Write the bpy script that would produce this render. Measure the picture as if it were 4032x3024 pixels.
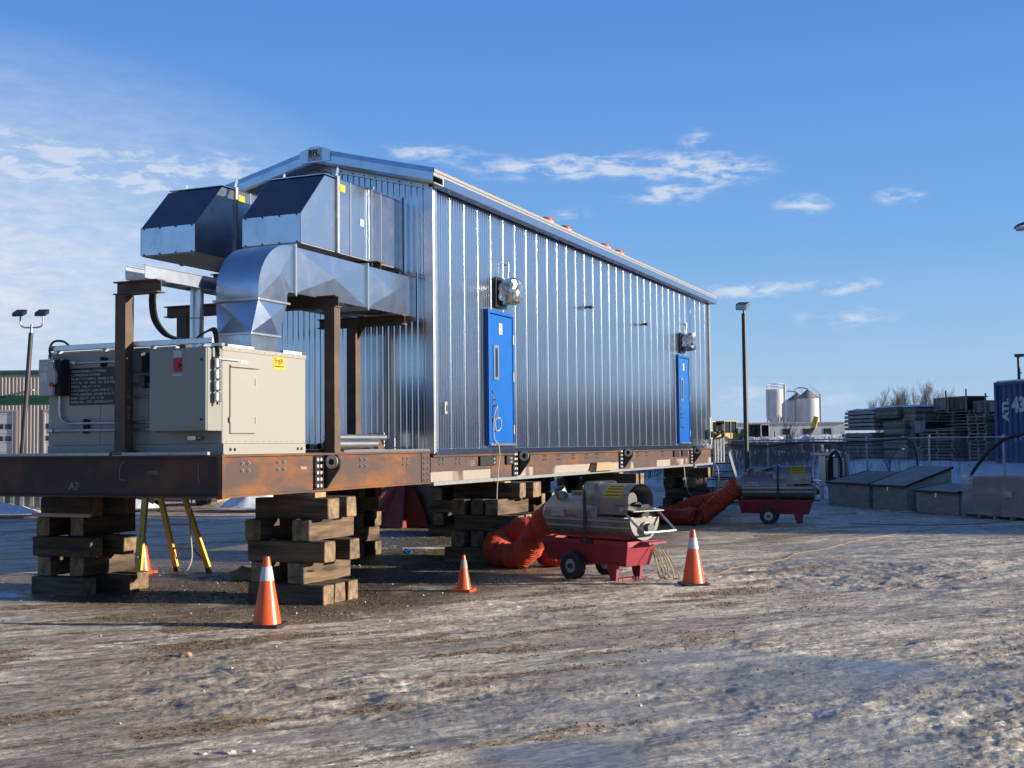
import bpy, bmesh, math, random
import numpy as np
from mathutils import Matrix, Vector
for o in list(bpy.data.objects): bpy.data.objects.remove(o)
S = bpy.context.scene; COL = S.collection
rnd = random.Random(7)
PI = math.pi
# ------------------------------------------------------------------ camera
cd = bpy.data.cameras.new('camera'); cam = bpy.data.objects.new('camera', cd); COL.objects.link(cam)
CAM = Vector((8.0504, -10.7633, 1.8581)); YAW, PITCH, ROLL = .4066, .0508, -.0104
_d = Vector((-math.sin(YAW)*math.cos(PITCH), math.cos(YAW)*math.cos(PITCH), math.sin(PITCH)))
_r = Vector((math.cos(YAW), math.sin(YAW), 0)); _u = _r.cross(_d)
_r2 = math.cos(ROLL)*_r + math.sin(ROLL)*_u; _u2 = -math.sin(ROLL)*_r + math.cos(ROLL)*_u
cam.matrix_world = Matrix(((_r2.x,_u2.x,-_d.x,CAM.x),(_r2.y,_u2.y,-_d.y,CAM.y),(_r2.z,_u2.z,-_d.z,CAM.z),(0,0,0,1)))
cd.sensor_fit = 'HORIZONTAL'; cd.sensor_width = 36.0; cd.lens = 36*4756.56/4032; cd.clip_start = .1; cd.clip_end = 6000
S.camera = cam
# ------------------------------------------------------------------ sky and sun
SUN_EL, SUN_AZ = math.radians(11.8), math.radians(15.5)      # azimuth from +X towards +Y
w = bpy.data.worlds.new('World'); S.world = w; w.use_nodes = True
nt = w.node_tree; N = nt.nodes; L = nt.links; N.clear()
def nd(t, **k):
    n = N.new(t)
    for a, b in k.items(): setattr(n, a, b)
    return n
def mth(op, a, b=None, clamp=False):
    n = N.new('ShaderNodeMath'); n.operation = op; n.use_clamp = clamp
    for i, v in enumerate((a, b)):
        if v is None: continue
        if isinstance(v, (int, float)): n.inputs[i].default_value = v
        else: L.new(v, n.inputs[i])
    return n.outputs[0]
out = nd('ShaderNodeOutputWorld'); bg = nd('ShaderNodeBackground'); sky = nd('ShaderNodeTexSky')
sky.sky_type = 'NISHITA'; sky.sun_disc = False; sky.sun_elevation = SUN_EL; sky.sun_rotation = PI/2 - SUN_AZ
sky.altitude = 900; sky.air_density = 1.0; sky.dust_density = .25; sky.ozone_density = 2.2
tc = nd('ShaderNodeTexCoord'); sep = nd('ShaderNodeSeparateXYZ'); L.new(tc.outputs['Generated'], sep.inputs[0])
az = mth('ARCTAN2', sep.outputs[0], sep.outputs[1]); el = mth('ARCSINE', sep.outputs[2])
ae = nd('ShaderNodeCombineXYZ'); L.new(az, ae.inputs[0]); L.new(el, ae.inputs[1])
CL = [(-.79,.222,.085,.05,1.35),(-.685,.217,.09,.038,1.4),(-.60,.226,.075,.018,.75),(-.77,.16,.14,.08,.6),(-.76,.09,.18,.09,.5),
      (-.475,.240,.055,.012,1.2),(-.385,.228,.085,.016,1.3),(-.31,.228,.075,.017,1.2),(-.235,.221,.065,.021,1.4),(-.252,.245,.020,.013,1.2),
      (-.28,.203,.055,.012,1.3),(-.165,.190,.034,.013,1.4),(-.092,.192,.026,.010,1.4),(-.36,.190,.034,.009,.85),(-.215,.124,.060,.013,1.25),
      (-.137,.124,.046,.010,1.3),(-.134,.099,.06,.013,1.1),(-.2,.038,.18,.022,.75),(.4,.2,.3,.05,.9),(-1.6,.25,.4,.08,.9),(2.2,.2,.5,.06,.9)]
tot = None
for a0, e0, sa, se, wt in CL:
    mp = nd('ShaderNodeMapping', vector_type='TEXTURE'); mp.inputs['Location'].default_value = (a0, e0, 0); mp.inputs['Scale'].default_value = (sa, se, 1); L.new(ae.outputs[0], mp.inputs[0])
    gr_ = nd('ShaderNodeTexGradient', gradient_type='SPHERICAL'); L.new(mp.outputs[0], gr_.inputs[0])
    k = nd('ShaderNodeMath', operation='MULTIPLY_ADD'); L.new(gr_.outputs['Fac'], k.inputs[0]); k.inputs[1].default_value = wt*1.25
    if tot is None: k.inputs[2].default_value = 0
    else: L.new(tot, k.inputs[2])
    tot = k.outputs[0]
sc_ = nd('ShaderNodeVectorMath', operation='MULTIPLY'); L.new(ae.outputs[0], sc_.inputs[0]); sc_.inputs[1].default_value = (9, 30, 1)
nz = nd('ShaderNodeTexNoise'); nz.inputs['Scale'].default_value = 3.4; nz.inputs['Detail'].default_value = 7; nz.inputs['Roughness'].default_value = .62; nz.inputs['Distortion'].default_value = .35
L.new(sc_.outputs[0], nz.inputs['Vector'])
cm = mth('MULTIPLY', tot, mth('MULTIPLY', mth('SUBTRACT', nz.outputs[0], .36), 3.4, True))
cr = nd('ShaderNodeMapRange'); cr.interpolation_type = 'SMOOTHSTEP'; cr.inputs[1].default_value = .08; cr.inputs[2].default_value = 1.15; cr.inputs[4].default_value = .78; L.new(cm, cr.inputs[0])
hzm = nd('ShaderNodeMapping', vector_type='TEXTURE'); hzm.inputs['Location'].default_value = (-.90, .12, 0); hzm.inputs['Scale'].default_value = (.46, .21, 1); L.new(ae.outputs[0], hzm.inputs[0]); hzg = nd('ShaderNodeTexGradient', gradient_type='SPHERICAL'); L.new(hzm.outputs[0], hzg.inputs[0])
cloud = mth('MAXIMUM', cr.outputs[0], mth('MULTIPLY', mth('MULTIPLY', hzg.outputs['Fac'], 1.55), mth('ADD', mth('MULTIPLY', nz.outputs[0], 1.2), .05), True))
# the clear winter sky: blue by elevation, blended with the physical sky
gr2 = nd('ShaderNodeValToRGB'); mr_ = nd('ShaderNodeMapRange'); mr_.inputs[1].default_value = 0; mr_.inputs[2].default_value = 1.2; L.new(el, mr_.inputs[0]); L.new(mr_.outputs[0], gr2.inputs[0])
cr_ = gr2.color_ramp; cr_.elements[0].position = 0; cr_.elements[0].color = (4.6, 6.5, 9.2, 1); cr_.elements[1].position = 1; cr_.elements[1].color = (.32, .85, 2.7, 1)
for p_, c_ in ((.06, (3.6, 6.0, 9.2)), (.14, (2.05, 4.7, 9.3)), (.29, (1.1, 3.1, 8.3)), (.5, (.62, 1.75, 5.1))): e_ = cr_.elements.new(p_); e_.color = (*c_, 1)
tint = nd('ShaderNodeMixRGB'); tint.inputs[0].default_value = .8; L.new(sky.outputs[0], tint.inputs[1]); L.new(gr2.outputs[0], tint.inputs[2])
mx = nd('ShaderNodeMixRGB'); L.new(cloud, mx.inputs[0]); L.new(tint.outputs[0], mx.inputs[1]); mx.inputs[2].default_value = (7.2, 7.9, 9.0, 1)
L.new(mx.outputs[0], bg.inputs[0]); bg.inputs[1].default_value = .0565; L.new(bg.outputs[0], out.inputs[0])
w.cycles.sampling_method = 'MANUAL'; w.cycles.sample_map_resolution = 512
S.cycles.max_bounces = 5; S.cycles.diffuse_bounces = 2; S.cycles.glossy_bounces = 3; S.cycles.transparent_max_bounces = 6; S.cycles.transmission_bounces = 2; S.cycles.caustics_reflective = False; S.cycles.caustics_refractive = False
S.cycles.use_adaptive_sampling = True; S.cycles.adaptive_threshold = .02
sl = bpy.data.lights.new('sun', 'SUN'); sl.energy = 5.0; sl.angle = math.radians(.55); sl.color = (1, .90, .76)
so = bpy.data.objects.new('sun', sl); COL.objects.link(so)
SD = Vector((math.cos(SUN_EL)*math.cos(SUN_AZ), math.cos(SUN_EL)*math.sin(SUN_AZ), math.sin(SUN_EL)))
so.rotation_euler = SD.to_track_quat('Z', 'Y').to_euler(); so.location = (60, 20, 40)
S.view_settings.view_transform = 'Standard'; S.view_settings.look = 'None'; S.view_settings.exposure = 0.8; S.view_settings.gamma = 1
S.render.engine = 'CYCLES'; S.render.resolution_x = 1024; S.render.resolution_y = 768
# ------------------------------------------------------------------ materials
def mat(name, c1, c2=None, rough=.6, metal=0., ns=5., nd_=6, lo=.35, hi=.65, bump=0., bs=40., st=(1,1,1), rand=0., spec=.5, rvar=0., alpha=1., trans=0.):
    m = bpy.data.materials.new(name); m.use_nodes = True; t = m.node_tree; n = t.nodes; l = t.links
    b = n['Principled BSDF']; b.inputs['Roughness'].default_value = rough; b.inputs['Metallic'].default_value = metal
    b.inputs['Specular IOR Level'].default_value = spec; b.inputs['Alpha'].default_value = alpha; b.inputs['Transmission Weight'].default_value = trans
    kf = (.9 if metal > .5 else .70) if name not in ('crusted_snow', 'ice_lump') else 1.0      # exposure is set for the shade
    if c2 is None: c2 = tuple(x*.82 for x in c1)
    c1 = tuple(x*kf for x in c1); c2 = tuple(x*kf for x in c2); c1 = (*c1, 1)
    c2 = (*c2, 1)
    tcn = n.new('ShaderNodeTexCoord'); mp = n.new('ShaderNodeMapping'); mp.inputs['Scale'].default_value = st; l.new(tcn.outputs['Object'], mp.inputs[0])
    if rand:
        oi = n.new('ShaderNodeObjectInfo'); sc = n.new('ShaderNodeVectorMath'); sc.operation = 'SCALE'; sc.inputs[0].default_value = (13.1, 7.7, 9.3); l.new(oi.outputs['Random'], sc.inputs['Scale'])
        l.new(sc.outputs[0], mp.inputs['Location'])
    nz = n.new('ShaderNodeTexNoise'); nz.inputs['Scale'].default_value = ns; nz.inputs['Detail'].default_value = nd_; nz.inputs['Roughness'].default_value = .6; l.new(mp.outputs[0], nz.inputs['Vector'])
    r = n.new('ShaderNodeValToRGB'); r.color_ramp.elements[0].position = lo; r.color_ramp.elements[1].position = hi
    r.color_ramp.elements[0].color = c1; r.color_ramp.elements[1].color = c2; l.new(nz.outputs[0], r.inputs[0]); col = r.outputs[0]
    if rand:
        hs = n.new('ShaderNodeHueSaturation'); mr = n.new('ShaderNodeMapRange'); mr.inputs[3].default_value = 1-rand; mr.inputs[4].default_value = 1+rand; l.new(oi.outputs['Random'], mr.inputs[0]); l.new(mr.outputs[0], hs.inputs['Value']); l.new(col, hs.inputs['Color']); col = hs.outputs[0]
    l.new(col, b.inputs['Base Color'])
    if rvar:
        mr = n.new('ShaderNodeMapRange'); mr.inputs[3].default_value = rough-rvar; mr.inputs[4].default_value = rough+rvar; l.new(nz.outputs[0], mr.inputs[0]); l.new(mr.outputs[0], b.inputs['Roughness'])
    if bump:
        n2 = n.new('ShaderNodeTexNoise'); n2.inputs['Scale'].default_value = bs; n2.inputs['Detail'].default_value = 4; l.new(mp.outputs[0], n2.inputs['Vector'])
        bp = n.new('ShaderNodeBump'); bp.inputs['Strength'].default_value = bump; bp.inputs['Distance'].default_value = .01; l.new(n2.outputs[0], bp.inputs['Height']); l.new(bp.outputs[0], b.inputs['Normal'])
    return m
M = {}
M['galv'] = mat('galvanised_cladding', (.64,.69,.76), (.57,.62,.69), .21, 1, ns=3, st=(6,6,.6), rvar=.05, bump=.007, bs=1.8)
M['duct'] = mat('galvanised_duct_sheet', (.70,.75,.80), (.56,.61,.67), .25, 1, ns=4, st=(1,1,1.0), rvar=.10, bump=.03, bs=9, nd_=10)
M['bright'] = mat('bright_galvanised_trim', (.72,.74,.76), (.6,.63,.66), .33, 1, ns=6)
M['zinc'] = mat('dull_zinc_steel', (.45,.46,.47), (.36,.37,.38), .48, .8, ns=12)
M['rust'] = mat('rusted_steel_beam', (.30,.11,.024), (.112,.068,.055), .85, .0, ns=1.3, nd_=9, lo=.36, hi=.56, bump=.15, bs=60, st=(1,.8,2.2))
M['mill'] = mat('dark_mill_scale_steel', (.060,.036,.028), (.22,.088,.034), .78, .0, ns=1.6, nd_=9, lo=.46, hi=.82, bump=.1, bs=50)
M['frame'] = mat('brown_frame_steel', (.10,.066,.046), (.22,.13,.075), .7, .0, ns=3, nd_=8, lo=.4, hi=.75, bump=.1, bs=50)
M['black'] = mat('black_paint', (.012,.012,.013), (.02,.02,.02), .4)
M['blackrub'] = mat('black_rubber', (.02,.02,.021), (.03,.03,.03), .75)
M['white'] = mat('white_paint', (.8,.8,.78), (.72,.72,.7), .5)
M['beige'] = mat('beige_enamel', (.43,.41,.36), (.415,.395,.345), .42, ns=1.2)
M['grey'] = mat('grey_green_enamel', (.34,.35,.31), (.315,.33,.29), .42, ns=2)
M['lgrey'] = mat('light_grey_enamel', (.50,.55,.52), (.47,.52,.5), .4)
M['plate'] = mat('black_nameplate', (.012,.013,.016), (.02,.02,.022), .45)
M['letter'] = mat('white_lettering', (.75,.75,.75), None, .6)
M['chalk'] = mat('chalk_mark', (.42,.40,.40), (.2,.19,.19), .9, ns=30)
M['yellow'] = mat('yellow_sticker', (.85,.56,.02), None, .5)
M['redp'] = mat('red_plate', (.55,.02,.03), None, .4)
M['blue'] = mat('blue_door_paint', (.008,.15,.58), (.008,.135,.52), .33, ns=2)
M['glass'] = mat('dark_window_glass', (.03,.04,.05), None, .05)
M['timber'] = mat('weathered_timber', (.24,.155,.088), (.05,.034,.024), .9, ns=1.5, nd_=12, lo=.34, hi=.62, bump=.9, bs=7, st=(.8,7,7), rand=.42)
M['timber_end'] = mat('timber_end_grain', (.40,.28,.16), (.15,.10,.06), .9, ns=9, nd_=9, bump=.6, bs=30, rand=.25)
M['lumber'] = mat('pale_lumber', (.52,.36,.20), (.40,.27,.15), .8, ns=5, st=(1,4,4))
M['orange'] = mat('orange_cone_plastic', (1.0,.15,.022), (.9,.12,.02), .36, ns=6)
M['reflect'] = mat('white_cone_collar', (.82,.8,.8), (.7,.68,.68), .4)
M['hose'] = mat('orange_duct_fabric', (.74,.080,.024), (.44,.042,.018), .7, ns=3, nd_=8, bump=.8, bs=16)
M['tarp'] = mat('dark_red_tarp', (.40,.05,.03), (.27,.03,.025), .7, ns=3, bump=.4, bs=12)
M['cart'] = mat('faded_red_cart_paint', (.40,.022,.045), (.28,.018,.035), .6, ns=3, nd_=9, bump=.15, bs=20)
M['heater'] = mat('grey_heater_enamel', (.34,.33,.315), (.20,.195,.185), .30, .35, ns=2.2, nd_=10, lo=.42, hi=.75, rvar=.12, bump=.05, bs=6)
M['stainless'] = mat('stainless_tube', (.6,.6,.6), None, .3, 1)
M['ladder'] = mat('yellow_fibreglass', (.95,.66,.09), (.85,.58,.08), .5, ns=6)
M['ply'] = mat('grey_weathered_plywood', (.46,.435,.37), (.32,.305,.26), .85, ns=3, nd_=9, st=(1,1,3), bump=.2, rand=.24)
M['plyd'] = mat('brown_plywood_sheet', (.30,.20,.14), (.24,.16,.11), .8, ns=3, st=(1,1,4))
M['card'] = mat('brown_cardboard', (.50,.33,.24), (.42,.28,.2), .85, ns=3)
M['wrap'] = mat('clear_stretch_wrap', (.95,.92,.9), (.8,.76,.74), .22, bump=.8, bs=5, alpha=.36)
M['foil'] = mat('silver_bubble_foil', (.7,.69,.66), (.4,.4,.38), .22, .9, ns=9, bump=.6, bs=14)
M['contblue'] = mat('faded_blue_container_paint', (.022,.085,.26), (.02,.07,.2), .55, ns=2)
M['oldwood'] = mat('grey_old_wood', (.42,.365,.295), (.22,.195,.165), .9, ns=4, nd_=8, rand=.5)
M['siding'] = mat('beige_metal_siding', (.66,.56,.46), (.62,.52,.43), .55, ns=1)
M['green'] = mat('green_metal_trim', (.012,.13,.06), (.01,.11,.05), .5)
M['silo'] = mat('white_silo_steel', (.78,.75,.68), (.6,.57,.52), .5, ns=1.2, st=(1,1,.3))
M['silocap'] = mat('grey_silo_cone', (.30,.29,.26), (.42,.40,.36), .6, ns=1)
M['yell'] = mat('yellow_machine_paint', (.62,.40,.05), (.5,.32,.05), .5, ns=2)
M['snow'] = mat('crusted_snow', (.82,.83,.85), (.62,.63,.66), .6, ns=3, bump=.6, bs=8)
M['bark'] = mat('bare_branch_bark', (.27,.205,.15), (.18,.14,.105), .9)
M['brush'] = mat('dry_brush_stalks', (.30,.22,.145), (.16,.12,.085), .9)
M['red'] = mat('red_plastic', (.75,.03,.03), (.8,.25,.2), .4, ns=12)
M['pole'] = mat('dark_pole_paint', (.045,.04,.036), (.06,.055,.05), .45)
M['cordy'] = mat('yellow_extension_cord', (.50,.36,.15), None, .6)
M['cordw'] = mat('pale_cord', (.7,.62,.45), None, .6)
M['stone'] = mat('gravel_stone', (.22,.155,.085), (.10,.075,.05), .85, ns=40)
M['ice'] = mat('ice_lump', (.62,.56,.47), (.42,.38,.32), .4, ns=9)
M['warm'] = mat('pink_weathered_board', (.55,.42,.39), (.48,.37,.34), .8, ns=4)
M['conduit'] = mat('galvanised_conduit', (.62,.63,.64), None, .35, .9)
M['gasket'] = mat('dark_gap', (.02,.02,.02), None, .8)
M['lumber2'] = mat('brown_crate_boards', (.20,.155,.12), (.11,.09,.075), .9, ns=4, rand=.4)
M['palew'] = mat('whitewashed_boards', (.42,.42,.40), (.28,.28,.27), .85, ns=4, rand=.2)
# beam with pale primer patches
def beam2():
    m = mat('rusted_beam_with_primer', (.27,.105,.028), (.11,.068,.056), .85, .0, ns=1.3, nd_=9, lo=.28, hi=.5, bump=.15, bs=60, st=(1,.8,2.2)); t = m.node_tree; n = t.nodes; l = t.links; b = n['Principled BSDF']
    src = b.inputs['Base Color'].links[0].from_socket; g = n.new('ShaderNodeNewGeometry'); s = n.new('ShaderNodeSeparateXYZ'); l.new(g.outputs['Position'], s.inputs[0])
    mp = n.new('ShaderNodeMapping'); mp.inputs['Scale'].default_value = (0, .55, .15); l.new(g.outputs['Position'], mp.inputs[0])
    z1 = n.new('ShaderNodeTexNoise'); z1.inputs['Scale'].default_value = 1.7; z1.inputs['Detail'].default_value = 2; l.new(mp.outputs[0], z1.inputs['Vector'])
    z2 = n.new('ShaderNodeTexNoise'); z2.inputs['Scale'].default_value = 14; z2.inputs['Detail'].default_value = 5; l.new(g.outputs['Position'], z2.inputs['Vector'])
    def ma(op, a, bb, c=False):
        k = n.new('ShaderNodeMath'); k.operation = op; k.use_clamp = c
        for i, v in enumerate((a, bb)):
            if isinstance(v, (int, float)): k.inputs[i].default_value = v
            else: l.new(v, k.inputs[i])
        return k.outputs[0]
    zz = ma('ADD', s.outputs[2], ma('MULTIPLY', ma('SUBTRACT', z2.outputs[0], .5), .02))
    top = ma('MULTIPLY', ma('SUBTRACT', 1.485, zz), 110, True)
    on = ma('MULTIPLY', ma('SUBTRACT', z1.outputs[0], .50), 30, True)
    fade = ma('SUBTRACT', 1.0, ma('MULTIPLY', ma('SUBTRACT', z2.outputs[0], .60), 3, True))
    k = ma('MULTIPLY', ma('MULTIPLY', top, on), ma('MULTIPLY', fade, .9))
    mixn = n.new('ShaderNodeMixRGB'); l.new(k, mixn.inputs[0]); l.new(src, mixn.inputs[1]); mixn.inputs[2].default_value = (.33, .28, .235, 1); l.new(mixn.outputs[0], b.inputs['Base Color'])
    return m
M['rust2'] = beam2()
# ------------------------------------------------------------------ mesh builder
MW = {}
class MB:
    def __init__(s): s.v = []; s.f = []
    def add(s, vs, fs):
        o = len(s.v); s.v += [tuple(p) for p in vs]; s.f += [tuple(i+o for i in f) for f in fs]; return s
    def box(s, x0, x1, y0, y1, z0, z1):
        return s.add([(x0,y0,z0),(x1,y0,z0),(x1,y1,z0),(x0,y1,z0),(x0,y0,z1),(x1,y0,z1),(x1,y1,z1),(x0,y1,z1)], [(0,3,2,1),(4,5,6,7),(0,1,5,4),(1,2,6,5),(2,3,7,6),(3,0,4,7)])
    def hexa(s, p): return s.add(p, [(0,3,2,1),(4,5,6,7),(0,1,5,4),(1,2,6,5),(2,3,7,6),(3,0,4,7)])
    def bar(s, p0, p1, a, b, up=(0,0,1)):
        p0 = Vector(p0); p1 = Vector(p1); d = (p1-p0).normalized(); u = Vector(up); x = d.cross(u)
        if x.length < 1e-4: x = d.cross(Vector((1,0,0)))
        x.normalize(); u = x.cross(d); x *= a/2; u *= b/2
        return s.hexa([p0-x-u, p0+x-u, p1+x-u, p1-x-u, p0-x+u, p0+x+u, p1+x+u, p1-x+u])
    def cyl(s, p0, p1, r0, r1=None, n=16, cap=True):
        r1 = r0 if r1 is None else r1; p0 = Vector(p0); p1 = Vector(p1); d = (p1-p0).normalized(); x = d.orthogonal().normalized(); y = d.cross(x)
        vs = []
        for p, r in ((p0, r0), (p1, r1)): vs += [p+(x*math.cos(2*PI*i/n)+y*math.sin(2*PI*i/n))*r for i in range(n)]
        fs = [(i, (i+1) % n, n+(i+1) % n, n+i) for i in range(n)]
        if cap: fs += [tuple(range(n))[::-1], tuple(range(n, 2*n))]
        return s.add(vs, fs)
    def ring(s, p0, p1, ro, ri, n=20):
        p0 = Vector(p0); p1 = Vector(p1); d = (p1-p0).normalized(); x = d.orthogonal().normalized(); y = d.cross(x); vs = []
        for p, r in ((p0, ro), (p1, ro), (p1, ri), (p0, ri)): vs += [p+(x*math.cos(2*PI*i/n)+y*math.sin(2*PI*i/n))*r for i in range(n)]
        return s.add(vs, [(k*n+i, k*n+(i+1) % n, ((k+1) % 4)*n+(i+1) % n, ((k+1) % 4)*n+i) for k in range(4) for i in range(n)])
    def tube(s, pts, r, n=8, cap=True):
        pts = [Vector(p) for p in pts]; rr = r if callable(r) else (lambda i: r); x = None; vs = []
        for i, p in enumerate(pts):
            d = (pts[min(i+1, len(pts)-1)]-pts[max(i-1, 0)]).normalized()
            x = d.orthogonal().normalized() if x is None else (x-d*x.dot(d)).normalized()
            y = d.cross(x); vs += [p+(x*math.cos(2*PI*k/n)+y*math.sin(2*PI*k/n))*rr(i) for k in range(n)]
        fs = [(i*n+k, i*n+(k+1) % n, (i+1)*n+(k+1) % n, (i+1)*n+k) for i in range(len(pts)-1) for k in range(n)]
        if cap: fs += [tuple(range(n))[::-1], tuple((len(pts)-1)*n+k for k in range(n))]
        return s.add(vs, fs)
    def sheet(s, rows):
        n = len(rows[0]); return s.add([p for r in rows for p in r], [(i*n+j, i*n+j+1, (i+1)*n+j+1, (i+1)*n+j) for i in range(len(rows)-1) for j in range(n-1)])
    def prism(s, poly, f0, f1):       # poly 2d list, f0/f1 map (a,b)->3d point at either end
        n = len(poly); return s.add([f0(*p) for p in poly]+[f1(*p) for p in poly], [(i, (i+1) % n, n+(i+1) % n, n+i) for i in range(n)]+[tuple(range(n))[::-1], tuple(range(n, 2*n))])
    def ibeam(s, p0, p1, h, b, tf=.014, tw=.01, up=(0,0,1)):
        p0 = Vector(p0); p1 = Vector(p1); u = Vector(up)
        for o, a, c in ((h/2-tf/2, b, tf), (-h/2+tf/2, b, tf), (0, tw, h-2*tf)): s.bar(p0+u*o, p1+u*o, a, c, up)
        return s
    def build(s, name, m, parent=None, w=True, smooth=False, bevel=0, fix=False):
        me = bpy.data.meshes.new(name); mi = MW.get(parent.name) if parent else None
        vs = s.v if (mi is None or not w) else [tuple(mi @ Vector(p)) for p in s.v]
        me.from_pydata(vs, [], s.f); me.materials.append(M[m] if isinstance(m, str) else m)
        if bevel or fix:
            bm = bmesh.new(); bm.from_mesh(me)
            bmesh.ops.recalc_face_normals(bm, faces=bm.faces)
            if bevel: bmesh.ops.bevel(bm, geom=list(bm.edges), offset=bevel, segments=2, affect='EDGES', profile=.6)
            bm.to_mesh(me); bm.free()
        if smooth:
            me.polygons.foreach_set('use_smooth', [True]*len(me.polygons)); me.set_sharp_from_angle(angle=math.radians(35))
        me.update(); return link(name, me, parent)
def link(name, me, parent=None, loc=None):
    o = bpy.data.objects.new(name, me); COL.objects.link(o)
    if parent: o.parent = parent; MW[o.name] = MW.get(parent.name, Matrix())
    if loc is not None: o.location = loc
    return o
LABELS = {}
def tag(o, label=None, cat=None, group=None, kind=None):
    if label: o['label'] = label
    if cat: o['category'] = cat
    if group: o['group'] = group
    if kind: o['kind'] = kind
    return o
def root(name, label, cat, loc=(0,0,0), rz=0, group=None):
    o = bpy.data.objects.new(name, None); COL.objects.link(o); o.location = loc; o.rotation_euler = (0,0,rz); o.empty_display_size = .2
    MW[o.name] = (Matrix.Translation(loc) @ Matrix.Rotation(rz, 4, 'Z')).inverted()
    return tag(o, label, cat, group)
def inst(name, src, parent, loc, rot=None):
    """a further piece that shares the mesh of an earlier one; loc in world unless the root is rotated"""
    p = MW[parent.name] @ Vector(loc); o = bpy.data.objects.new(name, src.data); COL.objects.link(o); o.parent = parent; o.location = p
    if rot: o.rotation_euler = rot
    MW[o.name] = MW[parent.name]; return o
def text(name, body, size, m, parent, loc, right, up, w=True, ext=.0012, align='LEFT', bold=0):
    cu = bpy.data.curves.new(name, 'FONT'); cu.body = body; cu.size = size; cu.extrude = ext; cu.align_x = align; cu.resolution_u = 2; cu.offset = bold
    t = bpy.data.objects.new(name, cu); me = bpy.data.meshes.new_from_object(t); bpy.data.objects.remove(t)
    R = Vector(right).normalized(); U = Vector(up).normalized(); Nn = R.cross(U); l = Vector(loc); b = MB()
    b.v = [tuple(l+R*v.co.x+U*v.co.y+Nn*v.co.z) for v in me.vertices]; b.f = [tuple(p.vertices) for p in me.polygons]
    bpy.data.meshes.remove(me); return b.build(name, m, parent, w)
def spline(pts, n=8):
    P = [Vector(p) for p in pts]; P = [P[0]*2-P[1]]+P+[P[-1]*2-P[-2]]; o = []
    for i in range(1, len(P)-2):
        for k in range(n):
            t = k/n; a, b, c, d = P[i-1:i+3]
            o.append(.5*((2*b)+(c-a)*t+(2*a-5*b+4*c-d)*t*t+(3*b-a-3*c+d)*t**3))
    return o+[P[-2]]
# ------------------------------------------------------------------ ground
def _h(ix, iy, seed):
    a = (ix.astype(np.int64)*374761393 + iy.astype(np.int64)*668265263 + seed*974634777) & 0xFFFFFFFF
    a = ((a ^ (a >> 13))*1274126177) & 0xFFFFFFFF; a ^= a >> 16
    return (a & 0xFFFF)/65535.0
def vn(x, y, seed):
    ix = np.floor(x); iy = np.floor(y); fx = x-ix; fy = y-iy; fx = fx*fx*fx*(fx*(fx*6-15)+10); fy = fy*fy*fy*(fy*(fy*6-15)+10)
    a = _h(ix, iy, seed); b = _h(ix+1, iy, seed); c = _h(ix, iy+1, seed); d = _h(ix+1, iy+1, seed)
    return (a+(b-a)*fx)*(1-fy)+(c+(d-c)*fx)*fy-.5
def fbm(x, y, sc, oc, seed, g=.5):
    t = 0; a = 1.; f = 1./sc
    for k in range(oc): t = t+a*vn(x*f+k*17.3, y*f-k*9.1, seed+k); a *= g; f *= 2.07
    return t
def ss(t, a, b):
    t = np.clip((t-a)/(b-a), 0, 1); return t*t*(3-2*t)
FO = np.array([5.26, 26.68]); FE = np.array([.639, -.769]); FM = np.array([.769, .639]); FRZ = math.atan2(-.769, .639)
def FW(s, n, z=0): p = FO+FE*s+FM*n; return (float(p[0]), float(p[1]), z)       # fence frame -> world
def bank(x, y):
    n = (x-FO[0])*FM[0]+(y-FO[1])*FM[1]
    return 1.12*ss(n, .8, 6.0)+2.3*ss(n, 45, 100)-.16*ss(-x, 7, 14)*ss(y, 10, 16)*(1-ss(n, -8, 0))
def masks(x, y):
    c, s_ = .60, .80                               # wheel tracks run this way
    u = x*c+y*s_; v = -x*s_+y*c
    rough = np.clip(.22+1.25*ss(fbm(x, y, 3.2, 3, 41), -.05, .5)+.9*ss(x-.25*y, 6.2, 8.2)+.35*ss(y, 3.5, 7)*ss(x, 2.5, 4), 0, 1.6)
    under = ss(x, -7, -4)*(1-ss(x, .6, 2.4))*ss(y, -.3, 1.6)*(1-ss(y, 19, 24))
    streak = fbm(u*.20, v*1.15, .55, 4, 71)
    gravel = np.clip(ss(streak+.55*fbm(x, y, 1.1, 4, 5), .10, .40)*(.85-.55*ss(x, 4.0, 6.5)), 0, 1)
    gravel = np.maximum(gravel, under*ss(fbm(x, y, .9, 3, 15)+.35, .0, .4))
    icy = ss(.45*fbm(u*.35, v, 2.2, 3, 91)+.9*np.exp(-(((x-5.9)/1.55)**2+((y+3.35)/.75)**2))+.55*np.exp(-(((x-6.2)/1.2)**2+((y+.8)/.8)**2)), .16, .46)*(1-ss(rough, .9, 1.4)*.6)*(1-gravel)
    return rough, gravel, icy, under, u, v, streak
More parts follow.
